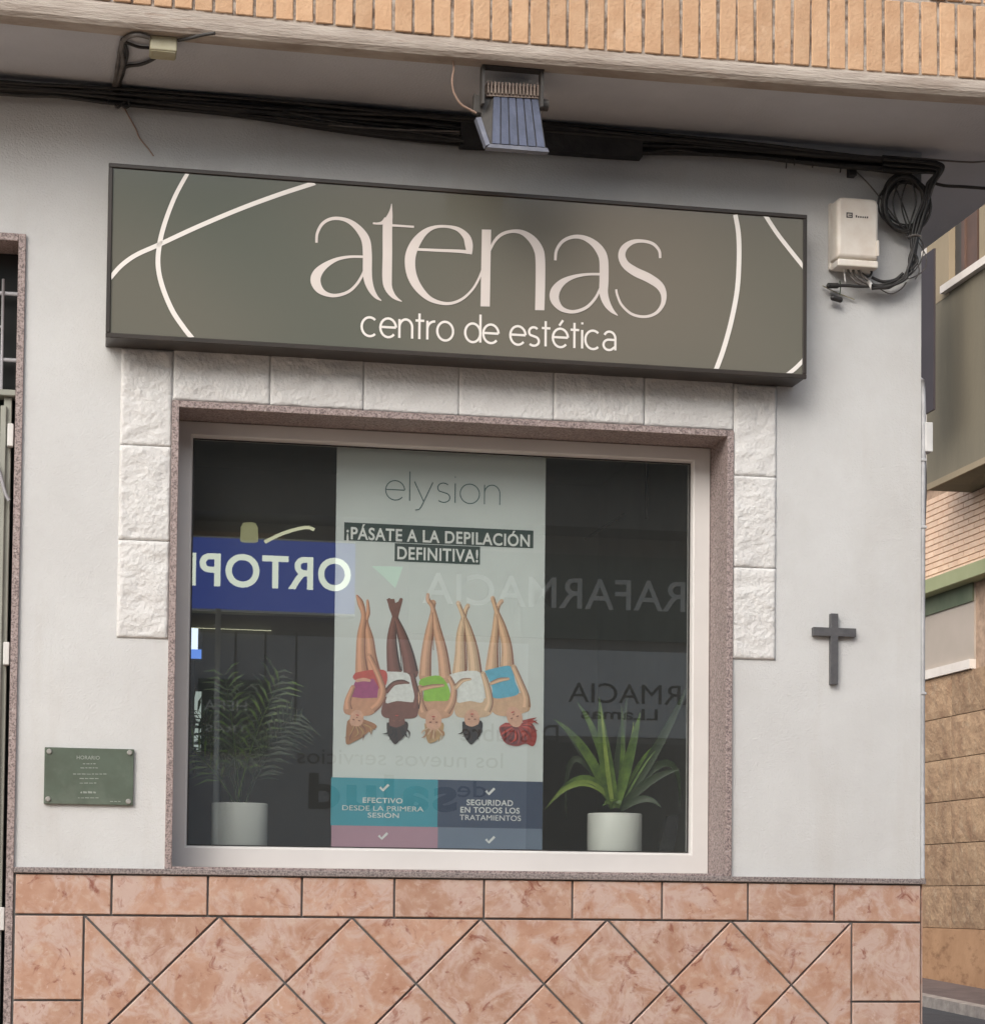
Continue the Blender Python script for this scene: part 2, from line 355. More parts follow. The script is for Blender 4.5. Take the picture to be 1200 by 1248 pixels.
PVX = 4.2
sheet('bounce_pavement', [(-30, -5.6, gz(-5.6)+.12), (PVX, -5.6, gz(-2.2)+.12), (PVX, .3, gz(.3)+.12), (-30, .3, gz(.3)+.12)], 'bounce_paving')  # unseen paving, added wide and warm to bounce light onto wall and soffit
bm = bmesh.new(); prism(bm, [(-30, -5.72, gz(-5.7)-.05), (-30, -5.602, gz(-5.7)-.05), (-30, -5.602, gz(-5.6)+.124), (-30, -5.72, gz(-5.7)+.12)], (30+PVX, 0, 0)); tag(obj('front_kerb', bm, 'kerb'), kind='structure')

# ------------------------------------------------------------------ shop building
shop = thing('shop_building', 'white rendered corner shop front with terracotta tiled base below an overhanging brick floor', 'building', (1.4, 0, gz(0)))
def part(name, bm, m, smooth=False): return obj(name, bm, m, shop, smooth)
def grid_wall(bm, xs, zs, hole, y0, y1):
    V_ = {}
    def vert(i, j, k):
        if (i, j, k) not in V_: V_[(i, j, k)] = bm.verts.new((xs[i], (y0, y1)[k], zs[j]))
        return V_[(i, j, k)]
    nx, nz = len(xs)-1, len(zs)-1
    solid = lambda i, j: 0 <= i < nx and 0 <= j < nz and not hole((xs[i]+xs[i+1])/2, (zs[j]+zs[j+1])/2)
    for i in range(nx):
        for j in range(nz):
            if not solid(i, j): continue
            bm.faces.new((vert(i, j, 0), vert(i+1, j, 0), vert(i+1, j+1, 0), vert(i, j+1, 0)))
            bm.faces.new((vert(i, j, 1), vert(i, j+1, 1), vert(i+1, j+1, 1), vert(i+1, j, 1)))
            if not solid(i-1, j): bm.faces.new((vert(i, j, 0), vert(i, j+1, 0), vert(i, j+1, 1), vert(i, j, 1)))
            if not solid(i+1, j): bm.faces.new((vert(i+1, j, 0), vert(i+1, j, 1), vert(i+1, j+1, 1), vert(i+1, j+1, 0)))
            if not solid(i, j-1): bm.faces.new((vert(i, j, 0), vert(i, j, 1), vert(i+1, j, 1), vert(i+1, j, 0)))
            if not solid(i, j+1): bm.faces.new((vert(i, j+1, 0), vert(i+1, j+1, 0), vert(i+1, j+1, 1), vert(i, j+1, 1)))
bm = bmesh.new()
grid_wall(bm, [-4.5, -1.35, DX-.001, WX0, WX1, XC], [-.3, WZ0-.02, WZ1, DZ, ZS], lambda x, z: (WX0 < x < WX1 and WZ0-.02 < z < WZ1) or (-1.35 < x < DX and z < DZ), 0, .28)
part('wall', bm, 'stucco')
bm = bmesh.new(); box(bm, (XC-.25, .281, -.3), (XC, 9, ZS)); part('side_wall', bm, 'stucco')

# upper floor: slab, painted edge, soldier bricks
lip_lo = [PZ(u, v, ZS) for u, v in ((0, 16), (150, 31.5), (300, 46), (450, 59), (600, 71), (750, 83.5), (900, 95.5), (1050, 107), (1200, 117))]
lip_hi_px = [(0, -14), (150, 2), (300, 18.5), (450, 35), (600, 49), (750, 61.5), (900, 73.5), (1050, 85), (1200, 96)]
st = []
for a, (u, v) in zip(lip_lo, lip_hi_px): st.append((a.x, a.y, P(u, v, a.y).z))
d0 = st[0]; d1 = st[-1]; XR = 3.392
st = [(-4.5, d0[1]-.02, d0[2]), (-2, d0[1]-.01, d0[2])] + st + [(XR, d1[1]-.004, d1[2])]
def at_x(x):
    for a, b in zip(st, st[1:]):
        if x <= b[0]: t = (x-a[0])/(b[0]-a[0]); return a[1]+(b[1]-a[1])*t, a[2]+(b[2]-a[2])*t
    return st[-1][1], st[-1][2]
bm = bmesh.new(); prof = []
for x, y, z in st:
    prof.append([bm.verts.new((x, y+.030, z)), bm.verts.new((x, y+.004, z-.004)), bm.verts.new((x, y, z-.012)), bm.verts.new((x, y-.004, (z+ZS)/2-.004)), bm.verts.new((x, y-.002, ZS+.012)), bm.verts.new((x, y+.008, ZS-.001)), bm.verts.new((x, y+.07, ZS-.001)), bm.verts.new((x, y+.07, z))])
for a, b in zip(prof, prof[1:]):
    for i in range(8): bm.faces.new((a[i], b[i], b[(i+1) % 8], a[(i+1) % 8]))
bm.faces.new(prof[0]); bm.faces.new(list(reversed(prof[-1]))); bmesh.ops.recalc_face_normals(bm, faces=bm.faces[:])
part('slab_edge', bm, 'concrete')
bm = bmesh.new()
for a, b in zip(st, st[1:]):
    prism(bm, [(a[0], a[1]+.06, ZS), (b[0], b[1]+.06, ZS), (b[0], 9, ZS), (a[0], 9, ZS)], (0, 0, .05))
part('soffit', bm, 'soffit')
bm = bmesh.new(); bxz = 4.19
for a, b in zip(st, st[1:]):
    prism(bm, [(a[0], a[1]+.0215, bxz+.006), (b[0], b[1]+.0215, bxz+.006), (b[0], .4, bxz+.006), (a[0], .4, bxz+.006)], (0, 0, 2.6))
part('upper_mortar', bm, 'mortar')
# one brick mesh, many individual bricks
def brick_mesh(wx, wy, wz, bev=.002):
    b = bmesh.new(); box(b, (-wx/2, -wy/2, 0), (wx/2, wy/2, wz)); bevel(b, bev, 1); me = bpy.data.meshes.new('brick'); b.normal_update(); b.to_mesh(me); b.free(); return me
bmx = [brick_mesh(.0515, .03, .233+e, .0025) for e in (0, .002, -.002)]
for me in bmx: me.materials.append(M['brick'])
def put(name, me, loc, rot=(0, 0, 0), parent=shop, m=None):
    o = bpy.data.objects.new(name, me); COL.objects.link(o); o.parent = parent; o.matrix_parent_inverse = Matrix.Translation(-parent.location)
    o.location = loc; o.rotation_euler = rot
    return o
x = -.9; i = 0
while x < XR-.02:
    y, z = at_x(x); put('brick', random.choice(bmx), (x, y+.031+random.uniform(-.002, .002), z+.008+random.uniform(-.0015, .0015)), (random.uniform(-.008, .008), random.uniform(-.012, .012), random.uniform(-.02, .02)))
    x += .0603+random.uniform(-.001, .001)
x = -.9+.02
while x < XR-.02:
    y, z = at_x(x)
    if x > 2.3: put('brick', random.choice(bmx), (x, y+.031+random.uniform(-.002, .002), z+.252), (0, random.uniform(-.012, .012), random.uniform(-.02, .02)))
    x += .0603
bm = bmesh.new(); x = -.88
for row in (1, 2, 3, 4):
    x = -4.4 if row > 1 else -4.4
    while x < XR-.03:
        y, z = at_x(x)
        if not (row == 1 and x > 2.27) : box(bm, (x-.026, y+.017, z+.008+row*.244), (x+.026, y+.045, z+.241+row*.244))
        x += .0603
tag(part('brick_courses', bm, 'brick'), kind='stuff')

# ledge, grout backing, tiles
bm = bmesh.new(); box(bm, (DX+.004, -.022, ZL-.014), (XC+.012, .02, ZL+.004)); bevel(bm, .002, 1); part('ledge', bm, 'ledge')
bm = bmesh.new(); box(bm, (DX+.004, -.004, -.3), (XC-.002, -.0005, ZL-.0145)); part('tile_grout', bm, 'grout')
bm = bmesh.new(); box(bm, (XC+.0008, -.004, -.3), (XC+.006, 3, ZL-.0145)); part('side_tiling', bm, 'tile')
J = .0035
def tile(poly):                       # clipped, shrunk for the joint, slightly pillowed
    c = Vector((sum(p[0] for p in poly)/len(poly), sum(p[1] for p in poly)/len(poly)))
    n = len(poly); out = []
    for i in range(n):
        p0, p1, p2 = [Vector(poly[(i+k) % n]) for k in (-1, 0, 1)]
        e1 = (p1-p0).normalized(); e2 = (p2-p1).normalized()
        n1 = Vector((-e1.y, e1.x)); n2 = Vector((-e2.y, e2.x))
        out.append((p1, n1, n2))
    def inset(d):
        r = []
        for p1, n1, n2 in out:
            den = 1 + n1.dot(n2); r.append(p1 + (n1+n2)*(d/max(den, .12)))
        return r
    b = bmesh.new(); yo = random.uniform(-.0006, .0006)
    rings = [[b.verts.new((q.x, yy, q.y)) for q in inset(d)] for d, yy in ((J, -.0035), (J, -.0115+yo), (J+.0025, -.0135+yo))]
    for a, c_ in zip(rings, rings[1:]):
        for i in range(n): b.faces.new((a[i], a[(i+1) % n], c_[(i+1) % n], c_[i]))
    b.faces.new(rings[-1]); bmesh.ops.recalc_face_normals(b, faces=b.faces[:])
    if sum(f.normal.y*f.calc_area() for f in b.faces) > 0: bmesh.ops.reverse_faces(b, faces=b.faces[:])
    return part('tile', b, 'tile')
A = .42; X0T = .191; X1T = X0T+6*A
xb = [P(u, 1090, 0).x for u in (136, 253, 367.5, 480, 589, 696.5, 805.5, 910, 1015)]
xs = [DX+.008]+xb+[XC-.001]
for a, b in zip(xs, xs[1:]): tile([(a, ZJ), (b, ZJ), (b, ZL-.0145), (a, ZL-.0145)])
for a, b in ((DX+.008, X0T), (X1T, XC-.001)):
    z = ZJ
    for k in range(5):
        tile([(a, z-.265), (b, z-.265), (b, z), (a, z)]); z -= .265
zb = ZJ-3*A
for j in range(-1, 7):
    for i in range(-1, 13):
        if (i+j) % 2 == 0: continue
        cx, cz = X0T+i*A/2, ZJ-j*A/2
        poly = [(cx-A/2, cz), (cx, cz-A/2), (cx+A/2, cz), (cx, cz+A/2)]
        for ax, lim, sg in ((0, X0T, 1), (0, X1T, -1), (1, ZJ, -1), (1, zb, 1)):
            new = []
            for k in range(len(poly)):
                p, q = poly[k], poly[(k+1) % len(poly)]; ip = (p[ax]-lim)*sg >= -1e-6; iq = (q[ax]-lim)*sg >= -1e-6
                if ip: new.append(p)
                if ip != iq:
                    t = (lim-p[ax])/(q[ax]-p[ax]); r = (p[0]+(q[0]-p[0])*t, p[1]+(q[1]-p[1])*t)
                    if not new or math.dist(new[-1], r) > 1e-5: new.append(r)
            poly = new
            if len(poly) < 3: break
        poly2 = []
        for p in poly:
            if not poly2 or math.dist(poly2[-1], p) > 1e-4: poly2.append(p)
        if len(poly2) > 2 and math.dist(poly2[0], poly2[-1]) < 1e-4: poly2.pop()
        if len(poly2) < 3: continue
        ar = abs(sum(poly2[k][0]*poly2[(k+1) % len(poly2)][1]-poly2[(k+1) % len(poly2)][0]*poly2[k][1] for k in range(len(poly2))))/2
        if ar > .002: tile(poly2)

# rough white stone blocks round the window
def block(u0, v0, u1, v1, rough=1.):
    a, b = P(u0, v0), P(u1, v1); x0, x1 = min(a.x, b.x), max(a.x, b.x); z0, z1 = min(a.z, b.z), max(a.z, b.z)
    raw_block(x0, x1, z0, z1, rough)
from mathutils import noise as mn
def raw_block(x0, x1, z0, z1, rough=1.):
    n = 44; b = bmesh.new(); sd_ = random.uniform(0, 90); nx = max(6, int(n*(x1-x0)/.3)); nz = max(6, int(n*(z1-z0)/.3)); G = []
    for i in range(nx+1):
        row = []
        for j in range(nz+1):
            s, t = i/nx, j/nz; x = x0+.0005+(x1-x0-.001)*s; z = z0+.0005+(z1-z0-.001)*t
            e = min(1, min(s*(x1-x0), (1-s)*(x1-x0), t*(z1-z0), (1-t)*(z1-z0))/.004)
            q = Vector((x*16+sd_, sd_, z*24))
            h = .5+.9*mn.noise(q)+.5*mn.noise(q*2.7)+.30*mn.noise(q*6.1)
            ridg = 1-abs(mn.noise(Vector((x*9+sd_, 3, z*15))))*2.2
            h += .45*mn.noise(q*13)
            h = .0035 + e*(.001+.0065*rough*max(0, .7*h+.35*ridg))
            row.append(b.verts.new((x, -h, z)))
        G.append(row)
    for i in range(nx):
        for j in range(nz): b.faces.new((G[i][j], G[i+1][j], G[i+1][j+1], G[i][j+1]))
    rim = [G[i][0] for i in range(nx+1)]+[G[nx][j] for j in range(1, nz+1)]+[G[i][nz] for i in range(nx-1, -1, -1)]+[G[0][j] for j in range(nz-1, 0, -1)]
    low = [b.verts.new((v.co.x, -.0005, v.co.z)) for v in rim]; m_ = len(rim)
    for i in range(m_): b.faces.new((rim[i], low[i], low[(i+1) % m_], rim[(i+1) % m_]))
    bmesh.ops.recalc_face_normals(b, faces=b.faces[:])
    o = part('stone_block', b, 'stone_white')
    for f in o.data.polygons: f.use_smooth = abs(f.normal.y) > .3
xl0, xl1 = P(148, 420).x, WX0-.001; xr0, xr1 = WX1+.001, P(945, 650).x
zt = 3.30
zl = [P(146, v).z for v in (777, 658, 542)]
zr = [P(920, v).z for v in (804, 692.5, 581)]
raw_block(xl0, xl1, zl[0], zl[1]); raw_block(xl0, xl1, zl[1], zl[2]); raw_block(xl0, xl1, zl[2], zl[2]+.31)
raw_block(xr0, xr1, zr[0], zr[1]); raw_block(xr0, xr1, zr[1], zr[2]); raw_block(xr0, xr1, zr[2], zr[2]+.31)
tx = [P(u, 480).x for u in (211, 329, 443, 559, 674.5, 785, 891)]; tx[-1] = xr0
for i, (a, b) in enumerate(zip(tx, tx[1:])): raw_block(max(a, WX0-.001), b, WZ1+.002, WZ1+.30, .25 if i in (2, 3) else (.6 if i == 5 else 1.))

# ------------------------------------------------------------------ window (part) with trim, frame, pane
GT = .022; REV = .17
wtrim = part('window_trim', bmesh.new(), 'granite')
b = bmesh.new()
box(b, (WX0, -.012, WZ0-.002), (WX0+GT, REV+.06, WZ1)); box(b, (WX1-GT, -.012, WZ0-.002), (WX1, REV+.06, WZ1)); box(b, (WX0+GT, -.012, WZ1-GT), (WX1-GT, REV+.06, WZ1))
box(b, (WX0+GT, -.010, WZ0-.004), (WX1-GT, REV+.06, WZ0+.006)); bevel(b, .0015, 1); b.to_mesh(wtrim.data); b.free()
fx0, fx1, fz0, fz1 = WX0+GT+.0015, WX1-GT-.001, WZ0+.0065, WZ1-GT-.001
gx0, gx1 = P(235.5, 560, REV).x, P(843, 700, REV).x; gz0, gz1 = P(230, 1030.5, REV).z, P(500, 545.5, REV).z
win = shop
b = bmesh.new()
ring = lambda x0, x1, z0, z1, y: [b.verts.new(p) for p in ((x0, y, z0), (x1, y, z0), (x1, y, z1), (x0, y, z1))]
rs = [ring(fx0, fx1, fz0, fz1, REV+.055), ring(fx0, fx1, fz0, fz1, REV+.003), ring(fx0+.003, fx1-.003, fz0+.003, fz1-.003, REV), ring(gx0-.008, gx1+.008, gz0-.008, gz1+.008, REV), ring(gx0-.003, gx1+.003, gz0-.003, gz1+.003, REV+.004), ring(gx0, gx1, gz0, gz1, REV+.022), ring(gx0, gx1, gz0, gz1, REV+.055)]
for a, c in zip(rs, rs[1:]):
    for i in range(4): b.faces.new((a[i], a[(i+1) % 4], c[(i+1) % 4], c[i]))
bmesh.ops.recalc_face_normals(b, faces=b.faces[:])
frame = part('window_frame', b, 'frame')
def sub(name, b, m, parent):
    me = bpy.data.meshes.new(name); b.normal_update(); b.to_mesh(me); b.free(); o = bpy.data.objects.new(name, me); COL.objects.link(o); me.materials.append(M[m]); o.parent = parent; return o
b = bmesh.new(); q = ring(gx0+.0005, gx1-.0005, gz0+.0005, gz1-.0005, GLASS_Y); b.faces.new(q); pane = sub('pane', b, 'glass', frame)
b = bmesh.new()
for a, c in (((gx0+.0004, REV+.0225, gz0+.0004), (gx0+.0045, GLASS_Y-.0005, gz1-.0004)), ((gx1-.0045, REV+.0225, gz0+.0004), (gx1-.0004, GLASS_Y-.0005, gz1-.0004)), ((gx0+.005, REV+.0225, gz0+.0004), (gx1-.005, GLASS_Y-.0005, gz0+.004)), ((gx0+.005, REV+.0225, gz1-.004), (gx1-.005, GLASS_Y-.0005, gz1-.0004))): box(b, a, c)
sub('seal', b, 'cable', frame)

# ------------------------------------------------------------------ room behind the window
def struct(name, a, b_, m): return tag(bx(name, a, b_, m), kind='structure')
DF = P(290, 1033, .42).z
struct('display_floor', (WX0-.3, .281, DF-.05), (XC-.3, 3.2, DF), 'room_floor')
struct('room_back_wall', (WX0-.3, 3.2, DF-.05), (XC-.3, 3.3, 3.6), 'room')
struct('room_left_wall', (WX0-.4, .281, DF-.05), (WX0-.3, 3.3, 3.6), 'room')
struct('room_right_wall', (XC-.3, .281, DF-.05), (XC-.26, 3.3, 3.6), 'room')
struct('room_ceiling', (WX0-.4, .281, 3.6), (XC-.26, 3.3, 3.65), 'room')

# ------------------------------------------------------------------ door on the left
door = thing('entrance_door', 'grey green metal entrance door with glass and barred transom at the left edge', 'door', (-.5, .1, gz(0)))
b = bmesh.new(); jw = P(31.4, 286).x-P(23.5, 300).x
box(b, (DX-jw, -.012, 0), (DX+.0035, .16, DZ+.002)); box(b, (-1.35, -.012, DZ-.022), (DX-jw, .16, DZ+.002)); bevel(b, .0015, 1)
obj('granite_jamb', b, 'granite', door)
jx = DX-jw-.001; DYF = .075
ztr = P(10, 484, DYF).z
bx('door_leaf', (jx-.012, DYF, gz(0)), (P(-4, 700, DYF).x+.012, DYF+.04, ztr), 'door', door, .002, 1)
bx('door_stile', (jx-.028, DYF-.014, gz(0)), (jx-.046, DYF-.0005, ztr-.03), 'door', door, .002, 1)
bx('door_head', (-1.34, DYF-.02, ztr+.001), (jx, DYF+.05, ztr+.02), 'door', door, .002, 1)
bx('door_glass', (-1.3, DYF+.015, gz(0)+.2), (P(-4, 700, DYF).x+.011, DYF+.02, ztr-.03), 'door_glass', door)
for v in (531, 797, 1120):
    p = P(13 if v < 700 else (8 if v < 900 else 2), v, DYF-.015); bx('hinge', (p.x-.010, DYF-.032, p.z-.036), (p.x+.009, DYF-.001, p.z+.036), 'white_plastic', door, .003, 2)
b = bmesh.new(); tube(b, [P(-14, 556, DYF-.03), P(-2, 572, DYF-.03), P(6, 600, DYF-.03), P(11, 610, DYF-.03)], .006, 6)
obj('door_closer_arm', b, 'bar', door)
bx('transom_glass', (-1.34, .13, ztr+.021), (jx, .134, DZ-.023), 'door_glass', door)
for u, r_ in ((4, .005), (-40, .005)):
    a = P(u, 345, .09); tb('transom_bar', [(a.x, .09, ztr+.02), (a.x, .09, P(u, 340, .09).z)], r_, 'bar', door)
for v0, v1 in ((357, 359), (398, 399), (438, 439), (461, 462)):
    p = P(6, v0, .09); tb('transom_rail', [(-1.34, .095, p.z), (jx-.0 if v0 in (357, 438) else P(3, v0, .09).x, .095, p.z)], .0065 if v0 in (357, 438) else .004, 'bar', door)
struct('hall_back_wall', (-1.6, 1.2, -.3), (.1, 1.25, 4.1), 'hall')

# ------------------------------------------------------------------ lightbox sign
SX0, SX1, SZ0, SZ1, SY = .2225, 2.5023, 3.309, 3.857, -.130
sign = thing('shop_sign', 'long taupe lightbox sign reading atenas centro de estética above the window', 'sign', ((SX0+SX1)/2, 0, SZ0))
bx('case', (SX0+.002, SY+.012, SZ0+.002), (SX1-.002, -.0005, SZ1-.002), 'brown_metal', sign, .002, 1)
b = bmesh.new(); fw = .013
box(b, (SX0, SY, SZ0), (SX1, SY+.0115, SZ0+fw+.002)); box(b, (SX0, SY, SZ1-fw), (SX1, SY+.0115, SZ1)); box(b, (SX0, SY, SZ0+fw+.0025), (SX0+fw, SY+.0115, SZ1-fw-.0005)); box(b, (SX1-fw, SY, SZ0+fw+.0025), (SX1, SY+.0115, SZ1-fw-.0005))
bevel(b, .0015, 1); obj('sign_frame', b, 'brown_metal', sign)
FY = SY+.006
bx('face_panel', (SX0+fw+.0005, FY, SZ0+fw+.003), (SX1-fw-.0005, FY+.005, SZ1-fw-.001), 'sign_face', sign)
LY = FY-.0015
def sgn(u, v): return P(u, v, LY)
def clipz(p): return Vector((min(max(p.x, SX0+fw+.001), SX1-fw-.001), p.y, min(max(p.z, SZ0+fw+.0035), SZ1-fw-.0015)))
def deco(pts, ox, oy, s):
    b = bmesh.new(); ribbon(b, pts, lambda x, y: clipz(sgn(ox+x*s, oy+y*s)), 8); face_to(b); obj('curved_line', b, 'letter_small', sign)
s3 = 440/1200
deco([(296, 84, 13), (255, 160, 14), (222, 245, 15), (203, 320, 16), (198, 390, 16), (212, 460, 16), (245, 540, 16), (285, 600, 16), (312, 634, 16)], 120, 180, s3)
deco([(38, 434, 14), (75, 392, 15), (125, 356, 15), (200, 322, 15), (330, 262, 15), (470, 203, 15), (600, 155, 15), (720, 116, 15)], 120, 180, s3)
s4 = 460/1200
deco([(928, 160, 14), (938, 220, 15), (940, 300, 15), (934, 400, 15), (915, 500, 15), (890, 590, 15), (866, 656, 15)], 540, 200, s4)
deco([(1022, 160, 13), (1060, 218, 13), (1100, 270, 13), (1150, 332, 13)], 540, 200, s4)
deco([(1090, 672, 13), (1120, 648, 13), (1150, 618, 13)], 540, 200, s4)
def letter(strokes, ox, oy, s):
    b = bmesh.new()
    for k, st_ in enumerate(strokes):
        ribbon(b, st_, lambda x, y, k=k: P(ox+x*s, oy+y*s, LY-.0003*k), 8)
    face_to(b); obj('letter', b, 'letter', sign)
sa = .2; O1 = (360, 230, sa); O2 = (580, 240, 250/1200)
letter([[(128, 328, 15), (133, 270, 17), (165, 212, 19), (220, 182, 20), (290, 184, 22), (350, 212, 32), (402, 265, 46), (430, 320, 53), (438, 400, 55), (438, 500, 55), (444, 560, 51), (463, 615, 38), (492, 658, 22), (523, 681, 5)],
        [(425, 414, 15), (330, 414, 16), (250, 430, 22), (180, 468, 38), (136, 512, 56), (122, 558, 61), (142, 608, 48), (185, 640, 28), (245, 650, 21), (320, 628, 18), (372, 582, 17), (408, 524, 16), (424, 480, 14)]], *O1)
letter([[(586, 90, 3), (582, 130, 16), (574, 168, 36), (563, 205, 56), (560, 260, 58), (560, 400, 58), (558, 540, 58), (565, 600, 48), (590, 645, 32), (618, 670, 18), (648, 686, 4)],
        [(472, 209, 11), (500, 211, 13), (530, 206, 22), (556, 190, 44)], [(575, 221, 14), (722, 231, 13)]], *O1)
letter([[(722, 368, 16), (860, 374, 17), (1000, 380, 20), (1076, 388, 24)],
        [(1060, 396, 32), (1056, 340, 48), (1040, 290, 42), (990, 246, 26), (920, 229, 17), (850, 233, 20), (790, 262, 36), (738, 320, 56), (705, 390, 64), (698, 460, 63), (712, 535, 58), (750, 605, 48), (810, 665, 32), (880, 694, 22), (950, 697, 18), (1020, 668, 16), (1080, 610, 14), (1120, 540, 14), (1142, 480, 12)]], *O1)
letter([[(61, 190, 54), (53, 640, 54)],
        [(78, 318, 12), (108, 258, 17), (150, 218, 19), (210, 200, 19), (270, 207, 28), (325, 245, 44), (362, 300, 54), (375, 360, 56), (376, 500, 56), (372, 662, 54)]], *O2)
letter([[(463, 370, 15), (470, 312, 17), (505, 260, 19), (560, 234, 21), (620, 235, 26), (680, 264, 38), (725, 312, 50), (746, 370, 52), (748, 480, 53), (746, 560, 50), (763, 618, 42), (792, 662, 26), (828, 693, 4)],
        [(735, 451, 15), (640, 453, 16), (560, 470, 24), (500, 502, 40), (463, 550, 55), (460, 600, 52), (492, 648, 32), (540, 669, 22), (590, 668, 20), (650, 642, 18), (698, 590, 16), (728, 530, 14)]], *O2)
letter([[(1076, 357, 14), (1070, 312, 16), (1032, 272, 18), (970, 257, 19), (912, 264, 27), (866, 298, 38), (852, 345, 42), (874, 395, 46), (930, 436, 52), (1010, 474, 52), (1072, 518, 46), (1097, 570, 34), (1090, 630, 24), (1050, 680, 18), (985, 700, 16), (910, 684, 15), (852, 632, 14), (826, 575, 13), (819, 540, 12)]], *O2)

# monoline geometric alphabet (x height 1, baseline 0): list of polylines
def arc(cx, cy, rx, ry, a0, a1, n=18): return [(cx+rx*math.cos(R(a0+(a1-a0)*i/n)), cy+ry*math.sin(R(a0+(a1-a0)*i/n))) for i in range(n+1)]
G_ = {
 'c': (1.0, [arc(.5, .5, .5, .5, 48, 312)]),
 'e': (1.0, [[(.03, .53), (.985, .53)], arc(.5, .5, .49, .5, 4, 318)]),
 'n': (.9, [[(.05, 0), (.05, 1)], arc(.45, .58, .40, .42, 180, 0) + [(.85, 0)]]),
 't': (.55, [[(.25, 1.36), (.25, 0)], [(0, .98), (.55, .98)]]),
 'r': (.5, [[(.05, 0), (.05, 1)], arc(.5, .55, .45, .43, 180, 85)]),
 'o': (1.04, [arc(.52, .5, .5, .5, 0, 360, 28)]),
 'd': (1.0, [arc(.5, .5, .48, .5, 0, 360, 28), [(.98, 1.5), (.98, 0)]]),
 's': (.72, [arc(.36, .74, .30, .25, 40, 235)[:-1] + [(.36, .51)] + arc(.36, .25, .33, .25, 60, -140)]),
 'i': (.1, [[(.05, 0), (.05, 1)]]), 'l': (.1, [[(.05, 0), (.05, 1.5)]]),
 'a': (.85, [arc(.42, .62, .38, .38, 150, 0) + [(.80, 0)], [(.80, .56), (.5, .56)] + arc(.38, .28, .35, .28, 90, 300)+[(.8, .2)]]),
 'y': (.95, [[(.0, 1), (.48, 0)], [(.95, 1), (.36, -.28), (.25, -.42), (.05, -.46)]]),
 ' ': (.42, []) }
def mono(s, a, b_, h, wd, m, parent, gap=.2, wide=1., fn=None):
    items = []; x = 0
    for ch in s:
        acc = ch in 'é'; k = 'e' if acc else ch; wch, ls = G_[k]
        items.append((x, ls, acc, ch)); x += wch*wide+gap
    tot = x-gap; a, b_ = Vector(a), Vector(b_); d = b_-a; sx = 1/tot; asp = d.length/tot/h
    for (x0, ls, acc, ch) in items:
        if ch == ' ': continue
        bm = bmesh.new(); k = 0
        def f2(px, py): return a + d*(px/asp*sx*asp*1.0) + Vector((0, 0, py*h))
        ls = [[(x0+px*wide, py) for px, py in l_] for l_ in ls]
        if ch == 'i': ls.append([(x0+.05*wide, 1.30), (x0+.05*wide, 1.30+wd*.9)])
        if acc: ls.append([(x0+.42*wide, 1.16), (x0+.66*wide, 1.46)])
        for l_ in ls:
            # ribbon in metric space so the weight stays even
            f3 = lambda X_, Y_, k=k: a + d.normalized()*X_ + Vector((0, -.0002*k, Y_))
            ribbon(bm, [(px*d.length/tot, py*h, wd*h) for px, py in l_], f3, 1, cap=False); k += 1
        face_to(bm); obj('letter', bm, m, parent)
mono('centro de estética', P(440.5, 409, LY), P(750.5, 427, LY), .0605, .125, 'letter_small', sign, gap=.15)

# ------------------------------------------------------------------ wall fittings
cr = thing('wall_cross', 'dark iron cross mounted on the white wall right of the window', 'cross', P(1014, 835))
a = P(1009.5, 748.5); b_ = P(1018, 835); c = P(988.5, 765); e = P(1040.5, 776)
bm = bmesh.new(); x0, x1, z0, z1 = a.x+.001, b_.x+.0015, b_.z, a.z; cx0, cx1, cz0, cz1 = c.x, e.x, e.z+.001, c.z-.001; czm = (cz0+cz1)/2
zc1, zc0 = P(1014, 766).z, P(1014, 776.5).z
prism(bm, [(x0, -.020, z0), (x1, -.020, z0), (x1, -.020, zc0), (cx1, -.020, zc0), (cx1, -.020, zc1), (x1, -.020, zc1), (x1, -.020, z1), (x0, -.020, z1), (x0, -.020, zc1), (cx0, -.020, zc1), (cx0, -.020, zc0), (x0, -.020, zc0)], (0, .0195, 0))
bevel(bm, .0012, 1)
obj('cross_body', bm, 'iron', cr)

pl = thing('wall_plaque', 'small green grey plaque with four screw caps left of the window', 'plaque', P(108, 983))
a = P(54.5, 911); b_ = P(162, 982); bx('plate', (a.x, -.012, b_.z), (b_.x, -.0005, a.z), 'plaque', pl, .0015, 1)
for u, v in ((60, 916), (158, 917.5), (58.5, 974), (156.5, 977)):
    p = P(u, v, -.012); bm = bmesh.new(); bmesh.ops.create_cone(bm, cap_ends=True, segments=16, radius1=.0085, radius2=.0065, depth=.005, matrix=Matrix.Translation((p.x, -.0148, p.z)) @ Matrix.Rotation(R(90), 4, 'X')); obj('screw_cap', bm, 'screw', pl)
PY = -.0126
fit_text('HORARIO', P(93.5, 925.5, PY), P(121.5, 926, PY), .0115, 'plaque_text', pl, .01)
random.seed(3)
def dashes(u0, u1, v, hh, parent, Y, m, seg=3, jit=1):
    bm = bmesh.new(); u = u0
    while u < u1-2:
        L_ = random.uniform(2, 5.5); a_ = P(u, v, Y); c_ = P(min(u+L_, u1), v, Y); bm.faces.new([bm.verts.new(q) for q in ((a_.x, Y, a_.z), (c_.x, Y, a_.z), (c_.x, Y, a_.z+hh*random.uniform(.6, 1)), (a_.x, Y, a_.z+hh*random.uniform(.6, 1)))]); u += L_+1.2
    face_to(bm); obj('engraved_line', bm, m, parent)
for u0, u1, v in ((101, 118, 931.5), (98, 122, 936.5), (89, 132, 944), (97, 121, 949.5), (97, 120, 955), (98, 117, 967), (95, 121, 973), (134, 150, 977.5)): dashes(u0, u1, v, .003 if v != 967 else .007, pl, PY, 'plaque_text')

